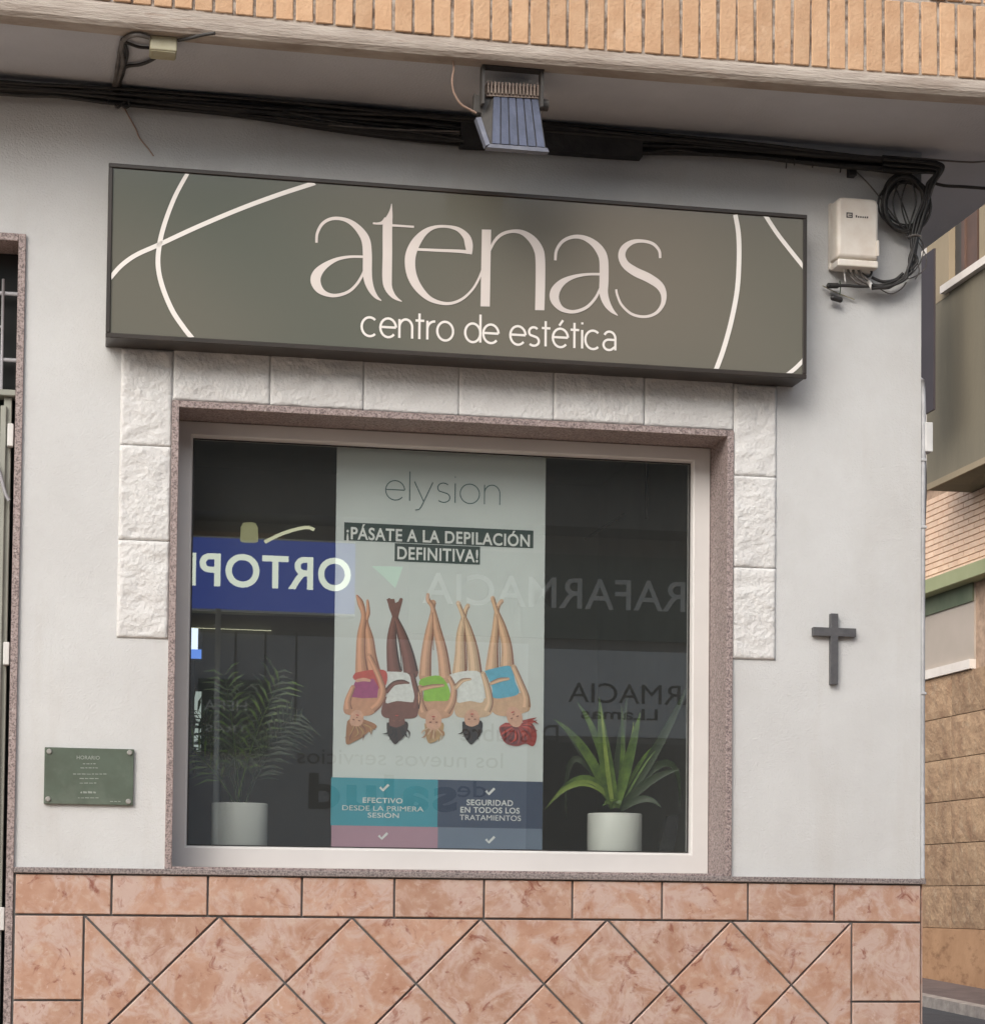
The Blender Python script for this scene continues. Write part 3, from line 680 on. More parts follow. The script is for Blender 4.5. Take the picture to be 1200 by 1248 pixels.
# telecom box
tbx = thing('telecom_box', 'weathered cream plastic telecom box hung on the wall near the corner', 'telecom box', P(1041, 328))
a = P(1018, 240, -.07); b_ = P(1069, 318, -.07)
def round_rect(x0, x1, z0, z1, rt, rb, y, n=7):
    out = []
    for cx, cz, rr_, a0 in ((x1-rb, z0+rb, rb, -90), (x1-rt, z1-rt, rt, 0), (x0+rt, z1-rt, rt, 90), (x0+rb, z0+rb, rb, 180)):
        for k in range(n+1): t = R(a0+90*k/n); out.append((cx+rr_*math.cos(t), y, cz+rr_*math.sin(t)))
    return out
bm = bmesh.new(); rings_ = []
for ins, y in ((0, -.020), (0, -.070), (.0025, -.078), (.007, -.083), (.013, -.085)):
    rings_.append([bm.verts.new(p) for p in round_rect(a.x+ins, b_.x-ins, b_.z+ins, a.z-ins, max(.024-ins, .008), max(.006-ins*.3, .002), y)])
for q0, q1 in zip(rings_, rings_[1:]):
    for k in range(len(q0)): bm.faces.new((q0[k], q0[(k+1) % len(q0)], q1[(k+1) % len(q0)], q1[k])).smooth = True
bm.faces.new(rings_[-1]); bmesh.ops.recalc_face_normals(bm, faces=bm.faces[:]); o = obj('cover', bm, 'plastic_cream', tbx)
c = P(1069, 328, -.07)
bx('bottom_cap', (a.x+.004, -.083, c.z), (b_.x-.001, -.018, b_.z-.0035), 'plastic_cream', tbx, .005, 3)
bx('back_plate', (a.x-.001, -.019, c.z+.004), (b_.x+.003, -.0005, a.z-.002), 'plastic_cream', tbx, .004, 2)
bx('latch', (b_.x-.011, -.089, P(1060, 312, -.08).z), (b_.x-.001, -.0845, P(1060, 293, -.08).z), 'plastic_cream', tbx, .0015, 1)
p = P(1035, 262, -.086); bm = bmesh.new()
for q in (((-.011, -.009), (.011, -.005)), ((-.011, .005), (.011, .009)), ((-.011, -.005), (-.007, .005)), ((.007, -.005), (.011, .005)), ((-.004, -.002), (.007, .002))): box(bm, (p.x+q[0][0], -.0862, p.z+q[0][1]), (p.x+q[1][0], -.0852, p.z+q[1][1]))
obj('emblem', bm, 'dark_print', tbx)
bm = bmesh.new(); x = P(1042.5, 262, -.086).x
for k in range(6):
    hh = (.008, .0055, .0055, .005, .0055, .006)[k]; box(bm, (x, -.0862, p.z-.006), (x+.0050, -.0852, p.z-.006+hh)); x += .0078
obj('printed_word', bm, 'dark_print', tbx)

# ------------------------------------------------------------------ cables
def pl3(pts, Y): return [P(u, v, Y) for u, v in pts]
bundle = thing('cable_bundle', 'thick bundle of black cables along the joint of wall and soffit', 'cable bundle', P(600, 165, -.03))
stn = [(-260, 76, 92), (0, 99, 114), (70, 104, 117), (140, 108, 126), (220, 114, 134), (300, 120, 143), (370, 126, 154), (440, 132, 164), (510, 138, 172), (570, 143, 177), (640, 148, 180), (700, 153, 184), (780, 161, 187), (850, 168, 188), (920, 175, 194), (1000, 183, 203), (1060, 189, 208), (1110, 193, 214)]
random.seed(11)
for k in range(17):
    t0 = k/16; ph = random.uniform(0, 6); pts = []; am = random.uniform(.05, .22); fr = random.uniform(.004, .011)
    for (u, a_, b2) in stn:
        t = min(1, max(0, t0+am*math.sin(ph+u*fr)))
        if 300 < u < 600 and t0 > .7: t = t0
        Yc = -.012-.045*(.5+.5*math.sin(ph*3+u*.006))*(1-.3*t)
        pts.append(P(u, a_+(b2-a_)*t, Yc))
    tb('cable', pts, random.uniform(.0042, .0078), 'cable', bundle, 7, 4)
# sleeved section
bm = bmesh.new()
seg = [(562, 146, 176), (600, 149, 178), (650, 153, 181), (700, 157, 185), (740, 160, 188), (783, 164, 190.5)]
for (u0, t0, b0), (u1, t1, b1) in zip(seg, seg[1:]):
    q = [P(u0, t0, -.055), P(u1, t1, -.055), P(u1, b1, -.050), P(u0, b0, -.050)]; prism(bm, q, (0, .045, 0))
obj('cable_sleeve', bm, 'tray', bundle)
for u, v, L_ in ((958, 197, 8), (968, 197, 4), (990, 200, 4), (1024, 203, 7), (132, 121, 5)):
    tb('cable_tie', pl3([(u, v-4), (u, v+L_*.5), (u-.5, v+L_)], -.05), .0025, 'cable', bundle, 5, 2)
for pts in ([(790, 186), (820, 182), (850, 186), (868, 189)], [(300, 142), (370, 150), (450, 162), (520, 169), (565, 172)], [(300, 140), (380, 148), (460, 156), (560, 163)], [(345, 135), (430, 152), (500, 160), (560, 170)]):
    tb('loose_cable', pl3(pts, -.065), .0035, 'cable', bundle, 6, 4)
tb('loose_cable', pl3([(400, 152), (470, 157), (560, 160)], -.068), .0028, 'cable_grey', bundle, 6, 4)
# junction box on the soffit and its cables
JBY = -.44
jb = thing('junction_box', 'small yellowed junction box under the soffit at the upper left', 'junction box', P(198, 60, JBY))
a = P(183, 46, JBY); b_ = P(215.5, 58, JBY)
b2 = P(198, 59, -.44)
bx('box_body', (P(183, 45, -.445).x, -.445, b2.z-.006), (P(216, 45, -.445).x, -.375, ZS-.001), 'jbox', jb, .004, 2)
bx('box_lid', (P(184.5, 45, -.445).x, -.441, b2.z-.0095), (P(214.5, 45, -.445).x, -.379, b2.z-.0065), 'jbox', jb, .001, 1)
def soff(u, v, dz=.012): return PZ(u, v, ZS-dz)
sc = thing('soffit_cables', 'dark cables looping from the junction box down to the wall bundle', 'cables', soff(148, 100))
for pts, r_ in (([(182, 45), (166, 42), (152, 47), (148, 60), (150, 75), (146, 90), (141, 106), (142, 118)], .0075), ([(185, 58), (170, 57), (158, 53), (150, 50)], .005), ([(200, 61), (188, 71), (172, 78), (154, 81), (149, 92), (143, 108)], .0055),
                ([(149, 48), (146, 60), (143, 78), (141, 92), (138, 108)], .006), ([(152, 52), (155, 66), (150, 84), (147, 95), (145, 112)], .0055)):
    tb('cable', [soff(u, v, .010) for u, v in pts], r_, 'cable_grey' if r_ > .0058 else 'cable', sc, 7, 5)
tb('cable', [soff(u, v, .010) for u, v in ((217, 49), (232, 46), (248, 42), (262, 40))], .005, 'cable', sc, 7, 5)
for pts in ([(139, 126), (143, 131), (148, 127), (152, 124)], [(148, 128), (153, 131), (158, 128), (156, 123)]): tb('cable_end', pl3(pts, -.05), .004, 'cable', sc, 6, 4)
lw = tag(tb('loose_wire', pl3([(150, 128), (156, 140), (165, 156), (170, 168), (180, 180), (187, 190)], -.006), .0022, 'wire_tan'), 'thin loose tan wire running down the wall above the sign corner', 'wire')
# coil and drop cables by the corner
coil = thing('cable_coil', 'coil of spare black cable hanging beside the telecom box', 'cable coil', P(1103, 285, -.05))
random.seed(5)
for k in range(11):
    cx, cy = 1103+random.uniform(-4, 4), 248+random.uniform(-3, 4); rx, ry = 27+random.uniform(-4, 4), 31+random.uniform(-4, 3); pts = []
    for i in range(17):
        an = i/16*2*math.pi+k*.7; pts.append(P(cx+rx*math.cos(an)+random.uniform(-.5, .5), cy+ry*math.sin(an), -.02-.045*(k/11)-.008*math.sin(an+k)))
    tb('cable_loop', pts, random.uniform(.0032, .0048), 'cable', coil, 7, 4)
for pts in ([(1095, 222), (1088, 245), (1093, 268), (1108, 285)], [(1105, 220), (1098, 245), (1103, 270), (1112, 290)], [(1112, 222), (1116, 246), (1110, 268), (1106, 288)], [(1090, 226), (1100, 250), (1108, 272), (1116, 290)]):
    tb('cable_loop', pl3(pts, -.055), .0030, 'cable', coil, 6, 5)
drop = thing('drop_cables', 'black cables bending round the wall corner and down past the coil to the box', 'cables', P(1115, 300, -.04))
random.seed(21)
for k in range(9):
    o_ = k*2.0; r_ = random.uniform(.0035, .0058)
    pts = [(1075, 190+o_*1.1), (1120, 194+o_), (1146-o_*.5, 199+o_*.8), (1149-o_*1.2, 207+o_), (1138-o_*.6, 225+o_*.4), (1131-o_*.5, 248), (1126-o_*.7, 268), (1119-o_*.5, 288), (1116-o_*.3+random.uniform(-2, 2), 302), (1112+random.uniform(-5, 6), 318)]
    pts += [(1108+random.uniform(-3, 4), 330), (1100+random.uniform(-3, 3), 340), (1082, 347+random.uniform(-3, 4)), (1062, 349+random.uniform(-3, 3))][:(4 if k < 6 else 1)]
    tb('cable', [P(u, v, -.03-.02*(k % 3)) for u, v in pts], r_, 'cable', drop, 7, 5)
for pts in ([(1120, 290), (1125, 300), (1122, 318), (1110, 334), (1098, 340)], [(1117, 292), (1128, 312), (1126, 328), (1112, 338), (1095, 341)], [(1115, 340), (1120, 330), (1116, 316)], [(1072, 352), (1085, 358), (1098, 352), (1104, 344)]):
    tb('cable', pl3(pts, -.03), .0022, 'cable_grey', drop, 6, 5)
tb('cable_band', pl3([(1105, 289), (1115, 286), (1122, 288)], -.075), .004, 'cable_grey', drop, 6, 3)
gc = thing('telecom_leads', 'tangle of grey and black leads with white plugs under the telecom box', 'cables', P(1040, 345, -.05))
for pts, r_, m_ in (([(1032, 325), (1036, 336), (1046, 345), (1060, 349)], .0045, 'cable_grey'), ([(1038, 325), (1042, 335), (1050, 342), (1062, 348)], .0045, 'cable_grey'), ([(1044, 326), (1049, 334), (1056, 340), (1063, 345)], .0045, 'cable_grey'), ([(1056, 326), (1062, 331), (1058, 337), (1050, 333)], .004, 'cable'),
                    ([(1062, 338), (1075, 343), (1090, 341), (1100, 333)], .0055, 'cable'), ([(1010, 348), (1030, 348), (1050, 349), (1075, 347), (1095, 340)], .0055, 'cable'), ([(1029, 326), (1029, 336), (1030, 343)], .0028, 'white_plastic'), ([(1023, 342), (1024, 350), (1023, 359)], .002, 'leaf_dark')):
    tb('lead', pl3(pts, -.045), r_, m_, gc, 7, 5)
tb('plug', pl3([(1058, 342), (1063, 351)], -.06), .0075, 'white_plastic', gc, 8, 1)
tb('plug', pl3([(1064, 350), (1073, 350)], -.055), .006, 'white_plastic', gc, 8, 1)
for (u0, v0, u1, v1) in ((1007, 348, 1022, 348), (1012, 362, 1026, 366)):
    bm = bmesh.new(); tube(bm, pl3([(u0, v0), ((u0+u1)/2, (v0+v1)/2), (u1, v1)], -.03), [.004, .0095, .0095, .0095, .0095, .0095, .0095, .0095, .005][:9], 8, 4); obj('splice_cap', bm, 'cable', gc)
tb('lead', pl3([(1002, 348), (1018, 356), (1041, 365)], -.012), .0018, 'jbox', gc, 5, 2)
gw = tag(tb('guy_wire', pl3([(1042, 208), (1060, 226), (1085, 258), (1108, 292)], -.012), .0022, 'cable_grey'), 'thin diagonal grey wire crossing the wall behind the cable coil', 'wire')
bx_ = tag(bx('wall_clip', tuple(P(1035, 213, -.03)), tuple(P(1040, 206, -.001)), 'cable', None, .001, 1), 'tiny black cable clip on the wall above the telecom box', 'clip')
oc = tag(tb('overhead_cable', pl3([(1136, 222), (1150, 226), (1175, 227.5), (1215, 230.5), (1300, 238)], -.04), .0055, 'cable'), 'thick black cable leaving the corner to the right, the lower one', 'cable')
oc2 = tag(tb('overhead_cable', pl3([(1085, 192), (1120, 193), (1150, 195.5), (1185, 197.5), (1215, 196), (1300, 200)], -.045), .0032, 'cable_grey'), 'thin grey cable leaving the corner to the right just under the soffit', 'cable')

# conduit on the corner
cp = thing('corner_conduit', 'painted conduit with a small white box running down the shop corner', 'pipe', (XC, .03, ZL))
px_ = XC+.010
z_top = P(1121, 462).z; z_b = ZL+.006
tb('pipe_run', [(px_, .012, z_b), (px_, .012, P(1121, 620).z), (px_+.003, .012, P(1121, 520).z), (px_-.002, .012, z_top)], .0105, 'pipe_grey', cp, 10, 3)
tb('pipe_run', [(px_-.004, .03, z_top+.01), (px_+.010, .028, z_top-.01), (px_+.008, .026, z_top-.12)], .006, 'white_plastic', cp, 8, 4)
bx('pipe_box', (px_+.006, .0, P(1127, 550).z), (px_+.034, .05, P(1127, 514).z), 'white_plastic', cp, .003, 2)
for v in (560, 642, 845): 
    z = P(1121, v).z; bx('pipe_clip', (px_-.010, -.001, z-.005), (px_+.012, .03, z+.005), 'pipe_grey', cp, .002, 1)
tb('pipe_cable', [(px_+.012, .02, P(1121, 548).z), (px_+.016, .02, P(1121, 590).z), (px_+.010, .02, P(1121, 650).z)], .004, 'cable_grey', cp, 6, 4)

# ------------------------------------------------------------------ floodlight
fl = thing('floodlight', 'blue grey finned floodlight hanging from the soffit above the sign', 'floodlight', P(625, 75, -.45))
def FP(u, v, Y): return P(u, v, Y)
yt, yb = -.40, -.47
for u, v0, v1, nm in ((588.5, 70, 128, 'bracket_arm'), (660, 76, 132, 'bracket_arm')):
    a_ = FP(u, v0, -.425); c_ = FP(u, v1, -.425); bx(nm, (a_.x-.005, -.44, c_.z), (a_.x+.004, -.405, ZS-.002), 'lamp_dark', fl, .001, 1)
a_ = FP(588, 74, -.425); c_ = FP(662, 76, -.425); bx('bracket_plate', (a_.x, -.44, ZS-.006), (c_.x, -.405, ZS-.0015), 'lamp_dark', fl)
# housing body
bm = bmesh.new()
T = [FP(592, 113, yt), FP(656, 119, yt)]; Bt = [FP(598, 176, yb), FP(665, 181, yb)]
T2 = [p+Vector((0, .10, -.01)) for p in T]; B2 = [p+Vector((0, .09, .06)) for p in Bt]
T[0] = FP(600, 114, yt); 
vs_ = [bm.verts.new(p) for p in (Bt[0], Bt[1], B2[1], B2[0], T[0], T[1], T2[1], T2[0])]
for f in ((0, 1, 5, 4), (1, 2, 6, 5), (2, 3, 7, 6), (3, 0, 4, 7), (4, 5, 6, 7), (3, 2, 1, 0)): bm.faces.new([vs_[i] for i in f])
bmesh.ops.recalc_face_normals(bm, faces=bm.faces[:]); obj('housing', bm, 'lamp_dark', fl)
for k in range(6):
    s0, s1 = .02+.163*k, .02+.163*k+.137; t0_, t1_ = T[0].lerp(T[1], s0), T[0].lerp(T[1], s1); b0_, b1_ = Bt[0].lerp(Bt[1], s0), Bt[0].lerp(Bt[1], s1)
    bm = bmesh.new(); prism(bm, [t0_, t1_, b1_+Vector((0, 0, .003)), b0_+Vector((0, 0, .003))], (0, -.006, 0)); obj('rib', bm, 'lamp_blue', fl)
# top cap with cooling fins
c0, c1 = FP(592, 115, yt-.012), FP(657, 119, yt-.012); ztop0, ztop1 = FP(592, 103, yt).z, FP(653, 107, yt).z
bm = bmesh.new(); prism(bm, [(c0.x, yt-.014, c0.z-.004), (c1.x, yt-.014, c1.z-.002), (c1.x-.004, yt+.0, ztop1-.006), (c0.x+.003, yt+.0, ztop0-.006)], (0, .08, 0)); obj('top_cap', bm, 'lamp_fin', fl)
for k in range(15):
    s_ = (k+.5)/15; x = c0.x+(c1.x-c0.x)*s_; z = c0.z+(c1.z-c0.z)*s_; zt_ = ztop0+(ztop1-ztop0)*s_
    bx('fin', (x-.0028, yt-.020, z+.004), (x+.0022, yt+.07, zt_+.004), 'lamp_fin', fl)
# rim
r0, r1, r2, r3 = FP(597, 175, yb-.006), FP(667, 180, yb-.006), FP(669, 185, yb-.006), FP(593, 179, yb-.006)
bm = bmesh.new(); prism(bm, [r0, r1, r2, r3], (0, .03, 0)); obj('front_rim', bm, 'lamp_rim', fl)
bm = bmesh.new(); prism(bm, [FP(580, 143, yt-.005), FP(586, 142, yt-.005), FP(597, 175, yb-.006), FP(592, 177, yb-.006)], (0, .03, 0)); obj('side_rim', bm, 'lamp_rim', fl)
bm = bmesh.new(); prism(bm, [FP(587, 116, yt-.002), FP(601, 114, yt-.002), FP(598, 176, yb), FP(587, 145, yt-.01)], (0, .07, 0)); obj('side_plate', bm, 'lamp_dark', fl)
bm = bmesh.new(); prism(bm, [FP(578, 113, yt), FP(590, 118, yt), FP(587, 138, yt), FP(577, 135, yt)], (0, .03, 0)); bevel(bm, .002, 1); obj('side_knob', bm, 'lamp_dark', fl)
a_ = FP(663, 128, yt); bm = bmesh.new(); bmesh.ops.create_cone(bm, cap_ends=True, segments=14, radius1=.018, radius2=.018, depth=.022, matrix=Matrix.Translation(a_) @ Matrix.Rotation(R(90), 4, 'Y')); obj('side_knob', bm, 'lamp_dark', fl)
fw_ = tag(tb('lamp_flex', [FP(*q) for q in ((551, 67, -.44), (553, 82, -.44), (551, 98, -.43), (553, 112, -.42), (561, 126, -.41), (572, 133, -.40), (580, 137, -.395))], .0035, 'wire_tan'), 'thin tan flex curving from the soffit edge to the floodlight', 'wire')

# ------------------------------------------------------------------ banner behind the glass
BY = .235
ban = thing('poster_banner', 'tall pale hanging banner for hair removal with five reclining women behind the glass', 'banner', P(533, 1031, BY))
bl = P(404.5, 1000, BY).x; br = P(664.5, 600, BY).x; br2 = P(661, 1000, BY).x; br = (br+br2)/2
zt_, zb_ = gz1+.03, DF+.004
bx('banner_sheet', (bl, BY, zb_), (br, BY+.0012, zt_), 'poster', ban)
bx('banner_rail', (bl-.004, BY+.003, zt_-.012), (br+.004, BY+.015, zt_+.012), 'frame', ban)
def rect(name, u0, v0, u1, v1, m, Y, parent=ban):
    a_, c_ = P(u0, v0, Y), P(u1, v1, Y); x0_, x1_, z0_, z1_ = min(a_.x, c_.x), max(a_.x, c_.x), min(a_.z, c_.z), max(a_.z, c_.z)
    bm = bmesh.new(); bm.faces.new([bm.verts.new(q) for q in ((x0_, Y, z0_), (x1_, Y, z0_), (x1_, Y, z1_), (x0_, Y, z1_))]); return obj(name, bm, m, parent)
Y1, Y2, Y3 = BY-.0005, BY-.0015, BY-.0025
mono('elysion', P(469.5, 609, Y2), P(610, 615.5, Y2), .066, .055, 'poster_logo', ban, gap=.22, wide=1.15)
a1 = P(419, 637, Y1); a2 = P(650, 667.5, Y1); 
rect('text_band', 419.5, 658.5, 649.5, 648, 'poster_ink', Y1)
bm = bmesh.new(); 
def bandquad(u0, v0t, v0b, u1, Y): 
    a_ = P(u0, v0t, Y); c_ = P(u0, v0b, Y); x1_ = P(u1, v0t, Y).x; b = bmesh.new(); b.faces.new([b.verts.new(q) for q in ((a_.x, Y, c_.z), (x1_, Y, c_.z), (x1_, Y, a_.z), (a_.x, Y, a_.z))]); return b
obj('text_band', bandquad(419.5, 636.5, 658.5, 650, Y1-.0002), 'poster_ink', ban)
obj('text_band', bandquad(481, 662, 684, 585, Y1-.0004), 'poster_ink', ban)
def line(s, u0, v0, u1, hpx, m, off=.02, Y=Y2, **k):
    a_ = P(u0, v0, Y); b_ = P(u1, v0, Y); b_.z = a_.z; return fit_text(s, a_, Vector((b_.x, Y, a_.z)), hpx/375., m, ban, off, **k)
line('¡PÁSATE A LA DEPILACIÓN', 422, 657, 645.5, 15.5, 'poster_white', .02)
line('DEFINITIVA!', 484, 681.5, 582.5, 16, 'poster_white', .02)
um = 533.5
obj('print_panel', bandquad(403.5, 947.5, 1006, um, Y1), 'p_blue', ban)
a_ = P(um, 950.5, Y1)
def pan(u0, vt, vb, x1_, Y, m):
    p0 = P(403.5, vt, Y).z; p1 = P(403.5, vb, Y).z; xa = P(u0, vt, Y).x; b = bmesh.new(); b.faces.new([b.verts.new(q) for q in ((xa, Y, p1), (x1_, Y, p1), (x1_, Y, p0), (xa, Y, p0))]); obj('print_panel', b, m, ban)
pan(um, 947.5, 1006, br-.0005, Y1-.0001, 'p_navy'); pan(um, 1006, 1040, br-.0005, Y1-.0001, 'p_grey'); pan(403.8, 1006, 1040, P(um, 1010, Y1).x, Y1-.0001, 'p_pink')
line('EFECTIVO', 442, 978.5, 490.5, 6.5, 'poster_white', .016); line('DESDE LA PRIMERA', 417, 987.5, 516, 6, 'poster_white', .0); line('SESIÓN', 448, 996.5, 486, 6, 'poster_white', .008)
line('SEGURIDAD', 568.5, 981.5, 625, 7.2, 'poster_white', .016); line('EN TODOS LOS', 561, 990.5, 633, 7.2, 'poster_white', .016); line('TRATAMIENTOS', 560, 999.5, 634.5, 6.6, 'poster_white', .0)
for u, v in ((468, 960.5), (597, 965), (466.5, 1019.5), (597, 1024)):
    bm = bmesh.new(); ribbon(bm, [(u-5, v-1, 3), (u-1.5, v+3, 3), (u+5.5, v-4, 3)], lambda x, y: P(x, y, Y2), 1); face_to(bm); obj('tick_mark', bm, 'poster_white', ban)
# five printed women, heads downward
sf = 280/1200
def fig(items, label):
    mats = []; bm = bmesh.new()
    for lay, (kind, m_, data) in enumerate(items):
        if m_ not in mats: mats.append(m_)
        mi = mats.index(m_); Yy = BY-.0006-.0002*lay
        fn = lambda x, y, Yy=Yy: P(400+x*sf, 700+y*sf, Yy)
        if kind == 's':
            ribbon(bm, data, fn, 5, mi, cap=True)
            if m_[4:] in ('s1', 's2', 's3', 's4', 's5') and max(d[2] for d in data) > 18:
                for mm, off_, ws, dy in (('ink_shade' if m_ != 'ink_s2' else 'ink_h2', .42, .13, -.00005), ('ink_'+m_[4:]+'m', .30, .26, -.00003), ('ink_'+m_[4:]+'l', -.16, .30, -.00004)):
                    if mm not in mats: mats.append(mm)
                    q = []
                    for i_, (x_, y_, w_) in enumerate(data):
                        a_, b_ = data[max(i_-1, 0)], data[min(i_+1, len(data)-1)]; hx, hy = b_[0]-a_[0], b_[1]-a_[1]; hh = math.hypot(hx, hy) or 1
                        q.append((x_+(hy/hh)*w_*off_, y_-(hx/hh)*w_*off_, w_*ws))
                    ribbon(bm, q, lambda x, y, dy=dy: fn(x, y)+Vector((0, dy, 0)), 5, mats.index(mm))
        elif kind == 'p': flatpoly(bm, data, fn, mi, 4)
        elif kind == 'q': flatpoly(bm, data, fn, mi)
        elif kind == 'e':
            cx, cy, rx, ry, rot = data; flatpoly(bm, [(cx+rx*math.cos(t)*math.cos(rot)-ry*math.sin(t)*math.sin(rot), cy+rx*math.cos(t)*math.sin(rot)+ry*math.sin(t)*math.cos(rot)) for t in [i/20*2*math.pi for i in range(20)]], fn, mi)
    face_to(bm); o = obj('printed_figure', bm, [M[m_] for m_ in mats], ban); o['label'] = label
def strands(cx, cy, r0, r1, a0, a1, n, mts, wd=5, seed=1):
    rg = random.Random(seed); out = []
    for k in range(n):
        a_ = R(a0+(a1-a0)*(k+rg.random()*.8)/n); l_ = r1*rg.uniform(.75, 1.08); b_ = a_+rg.uniform(-.16, .16)
        out.append(('s', mts[k % len(mts)], [(cx+r0*math.cos(a_), cy+r0*math.sin(a_), wd), (cx+(r0+l_)*.55*math.cos(b_), cy+(r0+l_)*.55*math.sin(b_), wd*1.3), (cx+l_*math.cos(a_+.08), cy+l_*math.sin(a_+.08), 1.5)]))
    return out
def face(cx, cy, s=1., rot=0):        # upside-down face: brow below, mouth above
    c, sn = math.cos(rot), math.sin(rot); T_ = lambda x, y: (cx+(x*c-y*sn)*s, cy+(x*sn+y*c)*s)
    out = []
    for sx in (-1, 1): x, y = T_(sx*17, 8); out.append(('e', 'ink_shade', (x, y, 8*s, 3.4*s, rot)))
    x, y = T_(0, -8); out.append(('e', 'ink_shade', (x, y, 5*s, 3*s, rot))); x, y = T_(0, -22); out.append(('e', 'ink_coral', (x, y, 10*s, 3.6*s, rot)))
    return out
fig([('s', 'ink_s1', [(205, 138, 14), (208, 200, 22), (198, 250, 24), (215, 340, 46), (224, 430, 58), (235, 530, 90)]), ('s', 'ink_shade', [(200, 240, 4), (190, 330, 4), (192, 440, 4), (200, 500, 4)]), ('s', 'ink_s1', [(150, 112, 12), (168, 150, 34), (184, 215, 26), (172, 320, 44), (170, 430, 54), (178, 530, 76)]),
     ('p', 'ink_coral', [(140, 515), (220, 500), (300, 505), (302, 575), (260, 600), (135, 550)]), ('p', 'ink_s1', [(140, 590), (255, 590), (275, 660), (240, 725), (190, 740), (110, 735), (80, 715), (90, 650)]),
     ('q', 'ink_plum', [(140, 560), (235, 545), (262, 590), (255, 645), (180, 648), (108, 640)]), ('s', 'ink_face', [(150, 556, 16), (185, 550, 18), (215, 555, 14)]),
     ('s', 'ink_s1', [(212, 425, 26), (240, 480, 30), (270, 550, 30), (285, 610, 36), (265, 670, 42), (228, 705, 46)]), ('s', 'ink_s1', [(128, 590, 24), (102, 660, 34), (105, 705, 44)]),
     ('p', 'ink_h1', [(98, 770), (130, 745), (190, 760), (240, 780), (252, 800), (215, 820), (180, 850), (140, 872), (95, 888), (92, 830)]), ('e', 'ink_face', (148, 755, 36, 48, .2))]+strands(148, 755, 42, 112, 25, 120, 16, ('ink_h1', 'ink_shade', 'ink_h3'), 6, 1)+face(148, 755, .9, .2), 'printed woman with light brown hair in a plum towel')
fig([('s', 'ink_s2', [(380, 132, 18), (365, 175, 24), (345, 225, 26), (332, 330, 50), (335, 420, 62), (345, 505, 76)]), ('s', 'ink_s2', [(318, 134, 20), (332, 180, 26), (352, 228, 26), (385, 320, 52), (415, 420, 66), (432, 512, 78)]), ('s', 'ink_h2', [(348, 245, 3), (365, 330, 4), (378, 420, 4), (384, 505, 4)]),
     ('q', 'ink_s2', [(304, 130), (345, 128), (350, 150), (390, 128), (365, 225), (335, 225)]),
     ('p', 'ink_s2', [(300, 640), (450, 640), (468, 700), (460, 745), (400, 755), (300, 750), (276, 715)]), ('p', 'ink_towel', [(308, 508), (410, 516), (435, 560), (455, 640), (448, 668), (360, 662), (300, 672), (318, 600)]),
     ('s', 'ink_s2', [(438, 520, 26), (452, 580, 28), (466, 640, 34), (455, 700, 44)]), ('s', 'ink_s2', [(305, 610, 26), (340, 572, 24), (385, 562, 24), (420, 568, 10)]),
     ('p', 'ink_h2', [(305, 775), (410, 770), (406, 830), (375, 865), (348, 888), (320, 855), (306, 820)]), ('e', 'ink_s2', (358, 765, 42, 55, 0)), ('p', 'ink_h2', [(316, 790), (358, 800), (402, 785), (400, 840), (350, 880), (320, 840)])]+strands(358, 765, 45, 105, 45, 135, 12, ('ink_h2', 'ink_h4'), 7, 2)+face(358, 758, .9), 'printed woman with dark skin in a white towel')
fig([('s', 'ink_s3', [(545, 150, 36), (545, 190, 22), (528, 300, 44), (512, 410, 54), (505, 530, 66)]), ('s', 'ink_s3', [(520, 105, 16), (522, 135, 24), (545, 175, 24), (568, 290, 44), (596, 410, 56), (612, 540, 66)]), ('s', 'ink_shade', [(545, 200, 3), (548, 300, 4), (549, 395, 4)]),
     ('p', 'ink_s3', [(490, 650), (640, 650), (655, 710), (620, 750), (500, 755), (468, 720)]), ('p', 'ink_lime', [(472, 572), (490, 545), (580, 530), (628, 590), (632, 655), (560, 662), (500, 660), (498, 610)]),
     ('s', 'ink_s3', [(632, 540, 24), (655, 600, 32), (645, 670, 40), (615, 720, 44)]), ('s', 'ink_s3', [(480, 590, 26), (480, 660, 34), (498, 720, 46)]), ('s', 'ink_s3', [(485, 598, 24), (540, 586, 22), (600, 580, 14)]),
     ('p', 'ink_h3', [(502, 780), (598, 775), (590, 840), (555, 872), (525, 882), (508, 840)]), ('e', 'ink_face', (549, 765, 42, 62, 0)), ('p', 'ink_h3', [(506, 815), (550, 826), (592, 812), (580, 855), (540, 880), (512, 850)])]+strands(549, 765, 50, 105, 50, 130, 12, ('ink_h3', 'ink_h1', 'ink_s4'), 6, 3)+face(549, 765, .95), 'printed blonde woman in a lime green towel')
